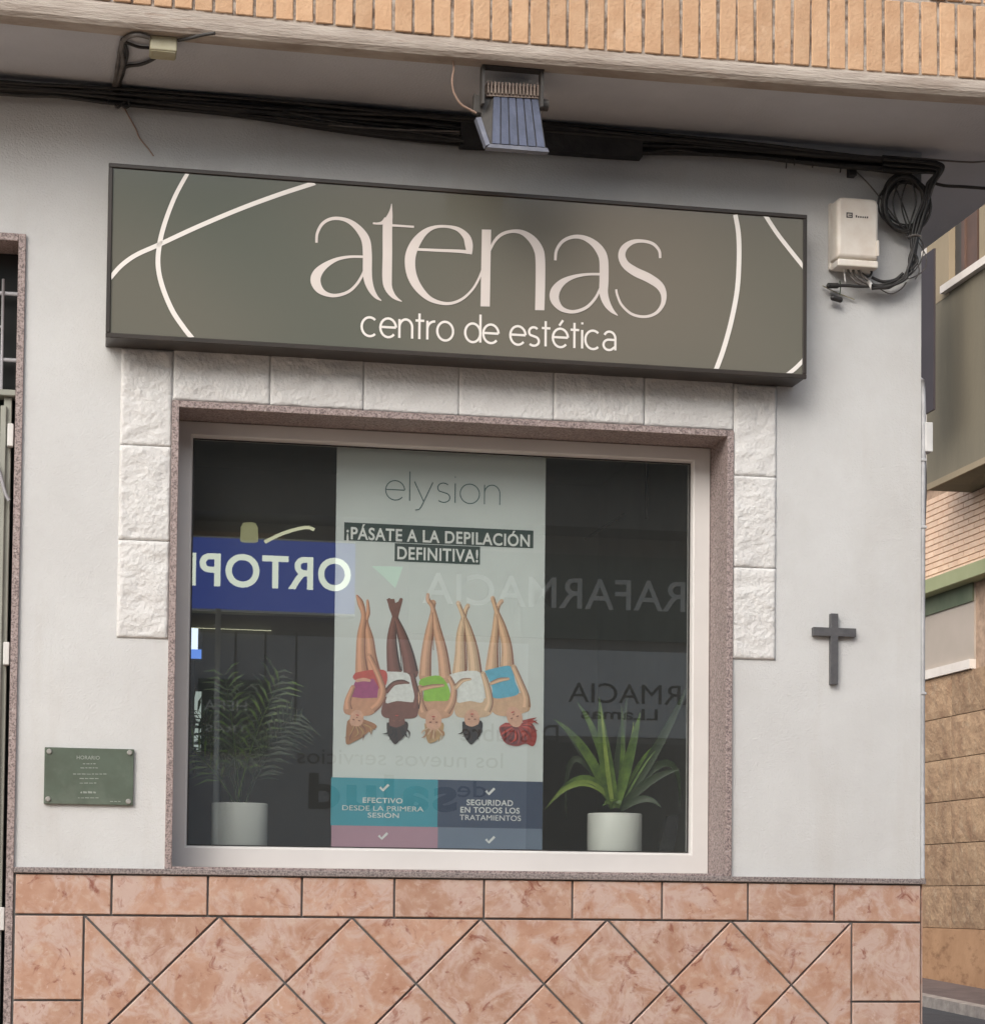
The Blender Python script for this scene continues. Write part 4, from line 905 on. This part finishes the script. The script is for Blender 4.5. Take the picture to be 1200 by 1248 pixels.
fig([('s', 'ink_s4', [(728, 165, 24), (712, 205, 24), (692, 310, 46), (690, 420, 60), (685, 515, 76)]), ('s', 'ink_s4', [(678, 150, 24), (700, 205, 24), (730, 290, 42), (755, 400, 60), (768, 520, 74)]), ('s', 'ink_shade', [(708, 225, 3), (716, 320, 4), (724, 420, 4), (724, 500, 4)]),
     ('p', 'ink_s4', [(660, 650), (830, 650), (858, 710), (820, 745), (700, 750), (660, 725)]), ('p', 'ink_towel', [(632, 525), (700, 508), (790, 512), (812, 600), (806, 668), (740, 662), (672, 668), (685, 600)]),
     ('s', 'ink_s4', [(808, 520, 26), (832, 600, 34), (842, 670, 40), (825, 715, 46)]), ('s', 'ink_s4', [(665, 590, 26), (700, 556, 22), (742, 548, 12)]),
     ('p', 'ink_h4', [(700, 770), (798, 765), (798, 830), (775, 860), (745, 890), (715, 855), (701, 815)]), ('e', 'ink_face', (750, 755, 40, 50, 0)), ('p', 'ink_h4', [(706, 786), (750, 796), (795, 784), (790, 840), (750, 880), (712, 840)])]+strands(750, 755, 45, 115, 50, 130, 12, ('ink_h4', 'ink_h2'), 7, 4)+face(750, 750, .9), 'printed woman with black hair in a white towel')
fig([('s', 'ink_s5', [(905, 140, 22), (882, 180, 24), (872, 290, 36), (862, 390, 52), (855, 495, 72)]), ('s', 'ink_s5', [(858, 125, 24), (876, 185, 24), (908, 280, 44), (932, 380, 56), (935, 490, 74)]), ('s', 'ink_shade', [(882, 210, 3), (892, 320, 4), (896, 420, 4), (896, 480, 4)]),
     ('p', 'ink_s5', [(855, 630), (1000, 620), (1055, 670), (1040, 715), (960, 740), (880, 735), (850, 700)]), ('p', 'ink_sky', [(816, 505), (880, 488), (955, 482), (975, 560), (995, 620), (940, 642), (862, 645), (855, 590)]),
     ('s', 'ink_s5', [(968, 485, 28), (1000, 560, 32), (1030, 640, 40), (1030, 695, 50)]), ('s', 'ink_s5', [(850, 570, 18), (895, 552, 22), (940, 546, 14)]),
     ('p', 'ink_h5', [(925, 775), (892, 800), (905, 850), (930, 885), (985, 898), (1030, 885), (1070, 898), (1088, 850), (1078, 800), (1045, 765), (1000, 780)]), ('p', 'ink_h5b', [(900, 800), (950, 790), (1000, 810), (990, 880), (930, 880)]), ('e', 'ink_face', (972, 745, 40, 56, -.35))]+strands(985, 780, 35, 108, -25, 165, 30, ('ink_h5', 'ink_h5b', 'ink_coral'), 8, 5)+face(970, 740, .95, -.35), 'printed woman with red hair in a pale blue towel')

# ------------------------------------------------------------------ pots and plants
def lathe(bm, c, prof_, n=40):
    rings = [[bm.verts.new((c[0]+r_*math.cos(2*math.pi*i/n), c[1]+r_*math.sin(2*math.pi*i/n), c[2]+z_)) for i in range(n)] for r_, z_ in prof_]
    for a_, b2 in zip(rings, rings[1:]):
        for i in range(n): f = bm.faces.new((a_[i], a_[(i+1) % n], b2[(i+1) % n], b2[i])); f.smooth = True
    bm.faces.new(list(reversed(rings[0]))); bm.faces.new(rings[-1])
def pot(c, r_, h, parent):
    bm = bmesh.new(); lathe(bm, c, [(r_*.97, 0), (r_*.99, .006), (r_, .02), (r_, h-.004), (r_-.002, h), (r_-.007, h), (r_-.008, h-.02)]); obj('pot', bm, 'pot', parent)
    bm = bmesh.new(); lathe(bm, (c[0], c[1], c[2]+h-.03), [(r_-.009, 0), (r_-.0095, .01)]); obj('soil', bm, 'soil', parent)
def blade(name, base, mid, tip, wd, m, parent, fold=.25, n=10):
    bm = bmesh.new(); base, mid, tip = Vector(base), Vector(mid), Vector(tip); rows = []
    for i in range(n+1):
        t = i/n; p = base*(1-t)**2 + mid*2*t*(1-t) + tip*t*t; tg = (mid-base)*(1-t)+(tip-mid)*t; tg.normalize()
        sd_ = tg.cross(Vector((0, -1, .15))).normalized(); nn = sd_.cross(tg)
        ww = wd*(math.sin(math.pi*min(1, .12+t*.88)**.8)**.8 if t < 1 else 0)/2 + .0004
        rows.append([bm.verts.new(p-sd_*ww+nn*ww*fold), bm.verts.new(p), bm.verts.new(p+sd_*ww+nn*ww*fold)])
    for a_, b2 in zip(rows, rows[1:]):
        for j in range(2): bm.faces.new((a_[j], a_[j+1], b2[j+1], b2[j]))
    return obj(name, bm, m, parent, True)
PYR = .40
pr_ = P(748.5, 1036, PYR); rr = (P(781, 1010, PYR).x-P(716.5, 1010, PYR).x)/2; hr = P(748, 992, PYR).z-DF
rp = thing('potted_plant', 'broad striped leaf plant in a white cylindrical pot at the right of the window', 'potted plant', (pr_.x, PYR, DF)); pot((pr_.x, PYR, DF), rr, hr, rp)
def lf(pts, wd, m, dy=0, f_=.25):
    a_ = P(pts[0][0], pts[0][1], PYR); b2 = P(pts[1][0], pts[1][1], PYR-.02+dy); c_ = P(pts[2][0], pts[2][1], PYR-.03+dy*2); ctrl = b2*2-a_*.5-c_*.5
    return blade('leaf', a_, ctrl, c_, wd, m, rp, f_)
lf([(748, 985), (737, 925), (730, 850)], .050, 'leaf'); lf([(747, 985), (739, 930), (732, 858)], .016, 'leaf_pale', -.01)
lf([(750, 985), (766, 925), (780, 868)], .036, 'leaf'); lf([(744, 978), (712, 915), (674, 876)], .034, 'leaf', .01); lf([(742, 972), (704, 955), (664, 987)], .022, 'leaf_pale', -.02); lf([(742, 974), (708, 950), (667, 984)], .030, 'leaf', -.01)
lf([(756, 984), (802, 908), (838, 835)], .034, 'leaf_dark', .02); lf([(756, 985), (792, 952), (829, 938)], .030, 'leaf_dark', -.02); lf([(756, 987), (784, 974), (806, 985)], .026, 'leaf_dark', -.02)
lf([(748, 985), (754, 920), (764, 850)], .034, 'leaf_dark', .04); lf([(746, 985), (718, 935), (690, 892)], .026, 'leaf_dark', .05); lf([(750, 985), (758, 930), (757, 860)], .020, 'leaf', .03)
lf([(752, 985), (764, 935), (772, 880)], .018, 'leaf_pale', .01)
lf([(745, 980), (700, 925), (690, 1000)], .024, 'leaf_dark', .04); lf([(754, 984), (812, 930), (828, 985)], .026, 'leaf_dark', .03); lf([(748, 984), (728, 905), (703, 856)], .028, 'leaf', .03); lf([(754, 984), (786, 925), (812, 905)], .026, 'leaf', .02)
for k in range(7): a_ = P(746, 984, PYR-.02); blade('leaf', a_, a_+Vector((random.uniform(-.03, .03), -.01, .03)), a_+Vector((random.uniform(-.05, .05), -.02, random.uniform(.0, .04))), .012, 'leaf', rp)
PYL = .42
pc = P(291.5, 1033, PYL); rl = (P(326, 1005, PYL).x-P(257.5, 1005, PYL).x)/2; hl = P(291, 979.5, PYL).z-DF
lp = thing('potted_plant', 'feathery palm in a white cylindrical pot at the left of the window', 'potted plant', (pc.x, PYL, DF)); pot((pc.x, PYL, DF), rl, hl, lp)
random.seed(9)
for k in range(11):
    b0 = Vector((pc.x+random.uniform(-.02, .02), PYL+random.uniform(-.02, .02), DF+hl-.03)); an = -1.15+2.1*k/10+random.uniform(-.1, .1); L_ = random.uniform(.28, .50)
    tip = b0+Vector((math.sin(an)*L_*.65, random.uniform(-.05, .12), math.cos(an*.75)*L_)); mid = b0.lerp(tip, .5)+Vector((-math.sin(an)*.03, 0, .07))
    bm = bmesh.new(); N_ = 15; pts = [b0*(1-t)**2+mid*2*t*(1-t)+tip*t*t for t in [i/N_ for i in range(N_+1)]]
    tube(bm, pts, [.0028*(1-.7*i/N_) for i in range(N_+1)], 5, 1)
    for i in range(4, N_+1):
        tg = (pts[i]-pts[i-1]).normalized(); sd_ = tg.cross(Vector((0, -1, 0))).normalized()
        for s_ in (-1, 1):
            ll = .11*(1-.45*abs(i/N_-.55))*random.uniform(.8, 1.1); d_ = (sd_*s_*.75+tg*.8+Vector((0, random.uniform(-.3, .2), -.15))).normalized(); e_ = pts[i]+d_*ll+Vector((0, 0, -.025)); mm = pts[i]+d_*ll*.5; pe = d_.cross(Vector((0, -1, .2))).normalized()*.0045
            v_ = [bm.verts.new(q) for q in (pts[i], mm-pe, e_, mm+pe)]; bm.faces.new(v_)
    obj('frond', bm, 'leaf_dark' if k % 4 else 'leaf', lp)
# other things in the room
ch = thing('armchair', 'dark navy rounded chair back behind the left plant pot', 'chair', P(245, 1031, .75))
a_ = P(205, 912, .75); c_ = P(268, 1035, .75); bm = bmesh.new(); box(bm, (a_.x, .72, DF+.012), (c_.x, .84, a_.z)); bmesh.ops.bevel(bm, geom=[e for e in bm.edges if abs(e.verts[0].co.y-e.verts[1].co.y) > .05 and e.verts[0].co.z > DF+.1], offset=.09, segments=8, affect='EDGES'); obj('backrest', bm, 'navy', ch)
bx('seat', (a_.x, .845, DF+.012), (c_.x, 1.2, DF+.12), 'navy', ch, .02, 3); 
for dx in (.02, (c_.x-a_.x)-.04):
    for dy in (.86, 1.16): bx('leg', (a_.x+dx, dy, DF+.0005), (a_.x+dx+.02, dy+.02, DF+.0115), 'iron', ch)
st_ = tag(bx('display_stand', (0, 0, 0), (.001, .001, .001), 'tray'), 'slanted dark wedge standing on the display floor right of the striped plant', 'stand')
bm = bmesh.new(); prism(bm, [P(804, 1037, .33), P(821, 1037, .33), P(827.5, 993, .33), P(814, 995, .33)], (0, .03, 0)); st_.data = bpy.data.meshes.new('display_stand'); bm.to_mesh(st_.data); bm.free(); st_.data.materials.append(M['tray'])
scn = thing('lit_oblong', 'small bright white and blue screen at the far left inside the window', 'oblong', P(238, 805, 1.0))
a_, c_ = P(224, 764, 1.0), P(246, 805, 1.0); bx('oblong_body', (a_.x, 1.003, c_.z), (c_.x, 1.03, a_.z), 'iron', scn); bx('oblong_face', (a_.x, .999, c_.z+.04), (P(241, 790, 1).x, 1.0025, a_.z-.004), 'oblong', scn); bx('oblong_band', (a_.x, .999, c_.z+.006), (c_.x-.002, 1.0025, c_.z+.0395), 'oblong_blue', scn); bx('oblong_stem', ((a_.x+c_.x)/2-.01, 1.01, DF), ((a_.x+c_.x)/2+.01, 1.02, c_.z), 'iron', scn)  # glowing white and blue oblong placed inside the room
lpn = tag(bx('reflection_panel', tuple(P(222, 915, 1.15)), (P(245.5, 845, 1.15).x, 1.17, P(245, 843, 1.15).z), 'reflection_glow'), 'added glowing panel standing in for a bright reflection behind the palm fronds at the left of the window', 'panel')  # added glow in place of a bright reflection behind the palm
for (u0, v0, u1, v1, lab) in ((713, 657, 761, 627, 'dark slanting rail hanging from the shop ceiling inside the window'), (788, 560, 787.5, 632, 'dark vertical rod hanging inside the window at the upper right')):
    tag(tb('ceiling_rail' if v0 == 657 else 'hanging_rod', [P(u0, v0, 1.2), P(u1, v1, 1.2), ] if v0 != 657 else [P(u0, v0, 1.2), P(u1, v1, 1.2)], .006, 'tray', None, 6, 1), lab, 'rail' if v0 == 657 else 'rod')

# ------------------------------------------------------------------ building beyond the corner (faces the side street)
BX = 9.0
nb = thing('side_street_building', 'brick and olive rendered building with stone clad base beyond the shop corner', 'building', (BX, 13, gz(13)))
def bb(name, x0, x1, ya, yb_, z0, z1, m, bev=0): return bx(name, (x0, ya, z0), (x1, yb_, z1), m, nb, bev, 1)
zpl = PXP(1160, 1132, BX).z; zst = PXP(1160, 822, BX).z; zgb = PXP(1160, 719, BX).z; zgt = PXP(1160, 702, BX).z; zbt = PXP(1185, 600, BX).z
bb('core', BX+.02, BX+4, 4, 26, -.5, 9.5, 'bg_mortar')
bb('plinth', BX-.03, BX+.0195, 4, 26, -.5, zpl, 'bg_plinth')
# stone cladding
th = (zst-zpl)/6; tw = .80; bbm = None
y = PXP(1161, 960, BX).y-tw*4
yy0 = y
me_s = []
for k in range(4):
    b = bmesh.new(); n1, n2 = 8, 6; G2 = []
    for i in range(n1+1):
        G2.append([b.verts.new((-.02-(.004+.008*mn.noise(Vector((i*.9+k*7, j*.9, k)))) if 0 < i < n1 and 0 < j < n2 else -.016, (.004+(tw-.008)*i/n1), .004+(th-.008)*j/n2)) for j in range(n2+1)])
    for i in range(n1):
        for j in range(n2): b.faces.new((G2[i][j], G2[i][j+1], G2[i+1][j+1], G2[i+1][j]))
    rim = [G2[i][0] for i in range(n1+1)]+[G2[n1][j] for j in range(1, n2+1)]+[G2[i][n2] for i in range(n1-1, -1, -1)]+[G2[0][j] for j in range(n2-1, 0, -1)]; low = [b.verts.new((.018, v.co.y, v.co.z)) for v in rim]
    for i in range(len(rim)): b.faces.new((rim[i], rim[(i+1) % len(rim)], low[(i+1) % len(rim)], low[i]))
    bmesh.ops.recalc_face_normals(b, faces=b.faces[:]); me = bpy.data.meshes.new('stone_tile'); b.to_mesh(me); b.free(); me.materials.append(M['bg_stone']); me_s.append(me)
ysh0 = PXP(1187, 760, BX).y     # near edge of the shutter opening
for r_ in range(9):
    for k in range(10):
        yk = yy0+k*tw; zk = zpl+.002+r_*th
        if r_ >= 6 and not (yk+tw <= ysh0+.05): continue
        if zk+th > zgb: continue
        put('stone_tile', me_s[(r_*3+k) % 4], (BX, yk, zk), parent=nb)
bb('shutter', BX-.002, BX+.019, ysh0, 20, zst+.10, zgb-.001, 'roller')
bb('shutter_sill', BX-.05, BX+.018, ysh0, 20, zst+.004, zst+.098, 'bg_white')
bb('shaded_strip', BX-.02, BX-.0025, ysh0, 20, PXP(1160, 741, BX).z, zgb-.001, 'green_shaded')  # dark green strip puts the shade below the beam into the colour
bb('green_beam', BX-.16, BX+.019, 4, 26, zgb, zgt, 'green_beam', .004)
# bricks
mb = bmesh.new(); box(mb, (-.012, .005, .005), (.018, .245, .057)); me_b = bpy.data.meshes.new('brick'); mb.to_mesh(me_b); mb.free(); me_b.materials.append(M['bg_brick'])
z = zgt+.02; r_ = 0; cnt = 0
while z < zbt+.12:
    for k in range(13):
        yk = 12.1+k*.25+(r_ % 2)*.125
        put('brick', me_b, (BX, yk, z), parent=nb); cnt += 1
    z += .062; r_ += 1
# projecting balcony
corner = PXP(1184, 601, BX); yf = corner.y; zbal = corner.z
def Xfront():
    lo, hi = 7.0, 9.0
    for _ in range(50):
        m_ = (lo+hi)/2; p = PXP(1129, 597, m_)
        if p.y < yf: lo = m_
        else: hi = m_
    return m_
XF = Xfront(); zbal = (zbal+PXP(1129, 597, XF).z)/2
zcap = PXP(1165, 350, XF).z
bb('balcony', XF, BX+.019, 4, yf, zbal, zcap, 'bg_render')
bb('balcony_drip', XF-.02, XF-.0005, 4, yf, zbal-.01, zbal+.05, 'bg_tan')
bb('balcony_capping', XF-.06, XF+.16, 4, PXP(1152, 356, XF).y, zcap+.001, zcap+.075, 'bg_white')
ypl = PXP(1156.5, 330, XF).y
bb('corner_pillar', XF-.004, XF+.12, ypl, yf-.002, zcap-.03, 9.4, 'bg_tan')
bb('upper_soffit', XF-.3, BX, 4, yf+.3, 9.4, 9.55, 'bg_tan')
XW = XF+.06
yy_ = [PXP(u, 330, XW).y for u in (1158, 1177, 1181, 1194, 1199)]
bb('window_shutter', XW, XW+.04, yy_[1], yy_[0]+.3, zcap-.02, 9.3, 'shutter_grey'); bb('window_shutter', XW-.03, XW+.04, yy_[3], yy_[2], zcap-.02, 9.3, 'shutter_brown'); bb('window_shutter', XW-.05, XW+.04, yy_[2]+.002, yy_[1]-.002, zcap-.02, 9.3, 'shutter_brown'); bb('window_jamb', XW-.05, XW+.04, yy_[4]-.5, yy_[4], zcap-.02, 9.3, 'bg_tan')
bb('upper_wall', XW+.041, BX+.019, 4, yf-.003, zcap+.002, 9.38, 'shutter_grey')
# plum-grey panel hung beyond the balcony end
pa, pb_ = PXP(1137.5, 309, BX-.9), PXP(1116, 500, BX-.9)
bx('wall_panel', (BX-.9, yf+.05 if False else PXP(1137.5, 309, BX-.9).y, PXP(1130, 503, BX-.9).z), (BX-.88, PXP(1112, 400, BX-.9).y, PXP(1130, 308, BX-.9).z), 'plum_panel', nb)
bx('far_wall', (BX-.02, yf+.01, zbt+.25), (BX+.019, 24, 9.3), 'bg_white', nb)
# pavement along that building, kerb, worn joint
KX = BX-.9
sheet('pavement', [(KX, 0, gz(0)+.10), (BX-.031, 0, gz(0)+.10), (BX-.031, 30, gz(30)+.10), (KX, 30, gz(30)+.10)], 'pavement')
bm = bmesh.new(); prism(bm, [(KX-.12, 0, gz(0)-.05), (KX-.002, 0, gz(0)-.05), (KX-.002, 0, gz(0)+.104), (KX-.12, 0, gz(0)+.10)], (0, 30, gz(30)-gz(0))); tag(obj('kerb', bm, 'kerb'), kind='structure')

# ------------------------------------------------------------------ across the street (seen mirrored in the glass and the sign)
OY = -9.6
op = thing('pharmacy_building', 'dark fronted pharmacy building across the street seen only as a reflection', 'building', (2, OY, gz(OY)))
def ob(name, x0, x1, y0, y1, z0, z1, m): return bx(name, (x0, y0, z0), (x1, y1, z1), m, op)
zs0 = V(300, 660, OY).z
ob('wall', -6, 12, OY-3, OY, -1.2, 7.2, 'op_wall')
zso = V(300, 640, OY).z
ob('overhang', -6, 12, OY+.001, OY+.45, zso+.02, zso+.9, 'op_dark')
def orect(name, u0, v0, u1, v1, m, y0, y1, parent=op):
    a_, c_ = V(u0, v0, y1), V(u1, v1, y1); return bx(name, (a_.x, y0, a_.z), (c_.x, y1, c_.z), m, parent)
orect('stone_band', 225, 646, 345, 661, 'op_stone', OY+.001, OY+.03)
orect('shutter_panel', 228, 770, 640, 1100, 'op_shutter', OY+.001, OY+.012)
for u in (286, 322, 360): orect('shutter_joint', u, 770, u+.8, 880, 'op_dark', OY+.0125, OY+.014)
orect('lamplit_strip', 228, 765, 330, 768, 'op_glow', OY+.013, OY+.03)  # glowing strip stands in for warm lamplight on the shutter
orect('pale_panel', 662, 790, 900, 902, 'op_panel', OY+.001, OY+.012)
orect('dark_base', 662, 904, 900, 1100, 'op_dark', OY+.001, OY+.010)
orect('fascia_board', 500, 668, 980, 788, 'op_green', OY+.001, OY+.05)
def mirror_text(s, u0, v0, u1, hpx, m, parent, Y, off=.0, wref=None):
    a_ = V(u0, v0, Y); c_ = V(u1, v0, Y); c_.z = a_.z; return fit_text(s, a_, c_, hpx/151., m, parent, off, wref=wref)
bs = thing('orthopaedic_sign', 'lit blue sign with white lettering reflected at the left of the window', 'sign', V(330, 735, OY))
a_, c_ = V(434, 663, OY+.16), V(60, 735, OY+.16); bx('sign_box', (c_.x, OY+.031, c_.z), (a_.x, OY+.16, a_.z), 'op_blue', bs)
bx('sign_edge', (c_.x, OY+.031, a_.z+.001), (a_.x, OY+.165, a_.z+.014), 'op_letters_dim', bs); bx('sign_edge', (c_.x, OY+.031, c_.z-.02), (a_.x, OY+.165, c_.z-.001), 'op_letters_dim', bs)
mirror_text('ORTOPEDIA', 428, 721, 243, 39, 'op_letters', bs, OY+.163, .022, wref='ORTOP')
ps = thing('parapharmacy_lettering', 'pale unlit fascia lettering reflected at the right of the window', 'sign', V(700, 740, OY))
mirror_text('PARAFARMACIA', 896, 749, 515, 37, 'op_letters_dim', ps, OY+.053, .008)
gp = thing('green_triangle_sign', 'pale green triangular sign reflected over the banner', 'sign', V(474, 715, OY)); bm = bmesh.new(); prism(bm, [V(455, 690, OY+.06), V(492, 691, OY+.06), V(483, 716, OY+.06)], (0, -.03, 0)); obj('sign_plate', bm, 'op_green_lit', gp)
vt = thing('pharmacy_window_lettering', 'dark window lettering for the pharmacy reflected around the right plant', 'lettering', V(700, 880, OY))
mirror_text('FARMACIA', 872, 860, 692, 24, 'op_dark', vt, OY+.016, .0); mirror_text('LLamas', 802, 878, 708, 14, 'op_dark', vt, OY+.016, .015)
mirror_text('Descubre', 680, 905, 560, 22, 'op_dark', vt, OY+.016, .0); mirror_text('los nuevos servicios', 612, 936, 362, 19, 'op_dark', vt, OY+.016, .0); mirror_text('de', 592, 972, 557, 20, 'op_dark', vt, OY+.016, .0); mirror_text('salud', 556, 990, 376, 44, 'op_dark', vt, OY+.016, .03)
hd = thing('street_lamp_hood', 'cream cylindrical hood above the blue sign seen as a reflection', 'lamp', V(303, 660, OY+.3)); p = V(303, 660, OY+.3); bm = bmesh.new(); lathe(bm, (p.x, OY+.3, p.z), [(.07, 0), (.07, .02), (.066, .11), (.05, .14), (.01, .15)], 20); obj('hood', bm, 'op_cream', hd)
tb('hood_arm', [V(322, 661, OY+.3), V(345, 650, OY+.3), V(372, 643, OY+.3), V(383, 646, OY+.3)], .014, 'op_glow', hd, 6, 3)
pp = tag(tb('street_pole', [V(266, 742, OY+.8), V(264, 850, OY+.8), V(262, 1100, OY+.8)], .022, 'op_letters_dim', None, 8, 1), 'thin pale pole reflected in front of the shuttered wall at left', 'pole')
nbd = thing('notice_board', 'dark green notice board with pale writing reflected behind the palm', 'sign', V(285, 915, OY+.1)); orect('board', 242, 826, 326, 916, 'op_green', OY+.05, OY+.08, nbd)
mirror_text('HERA', 300, 866, 248, 12, 'op_letters_dim', nbd, OY+.082, .0); mirror_text('TRAS', 301, 892, 250, 8, 'op_letters_dim', nbd, OY+.082, .0)
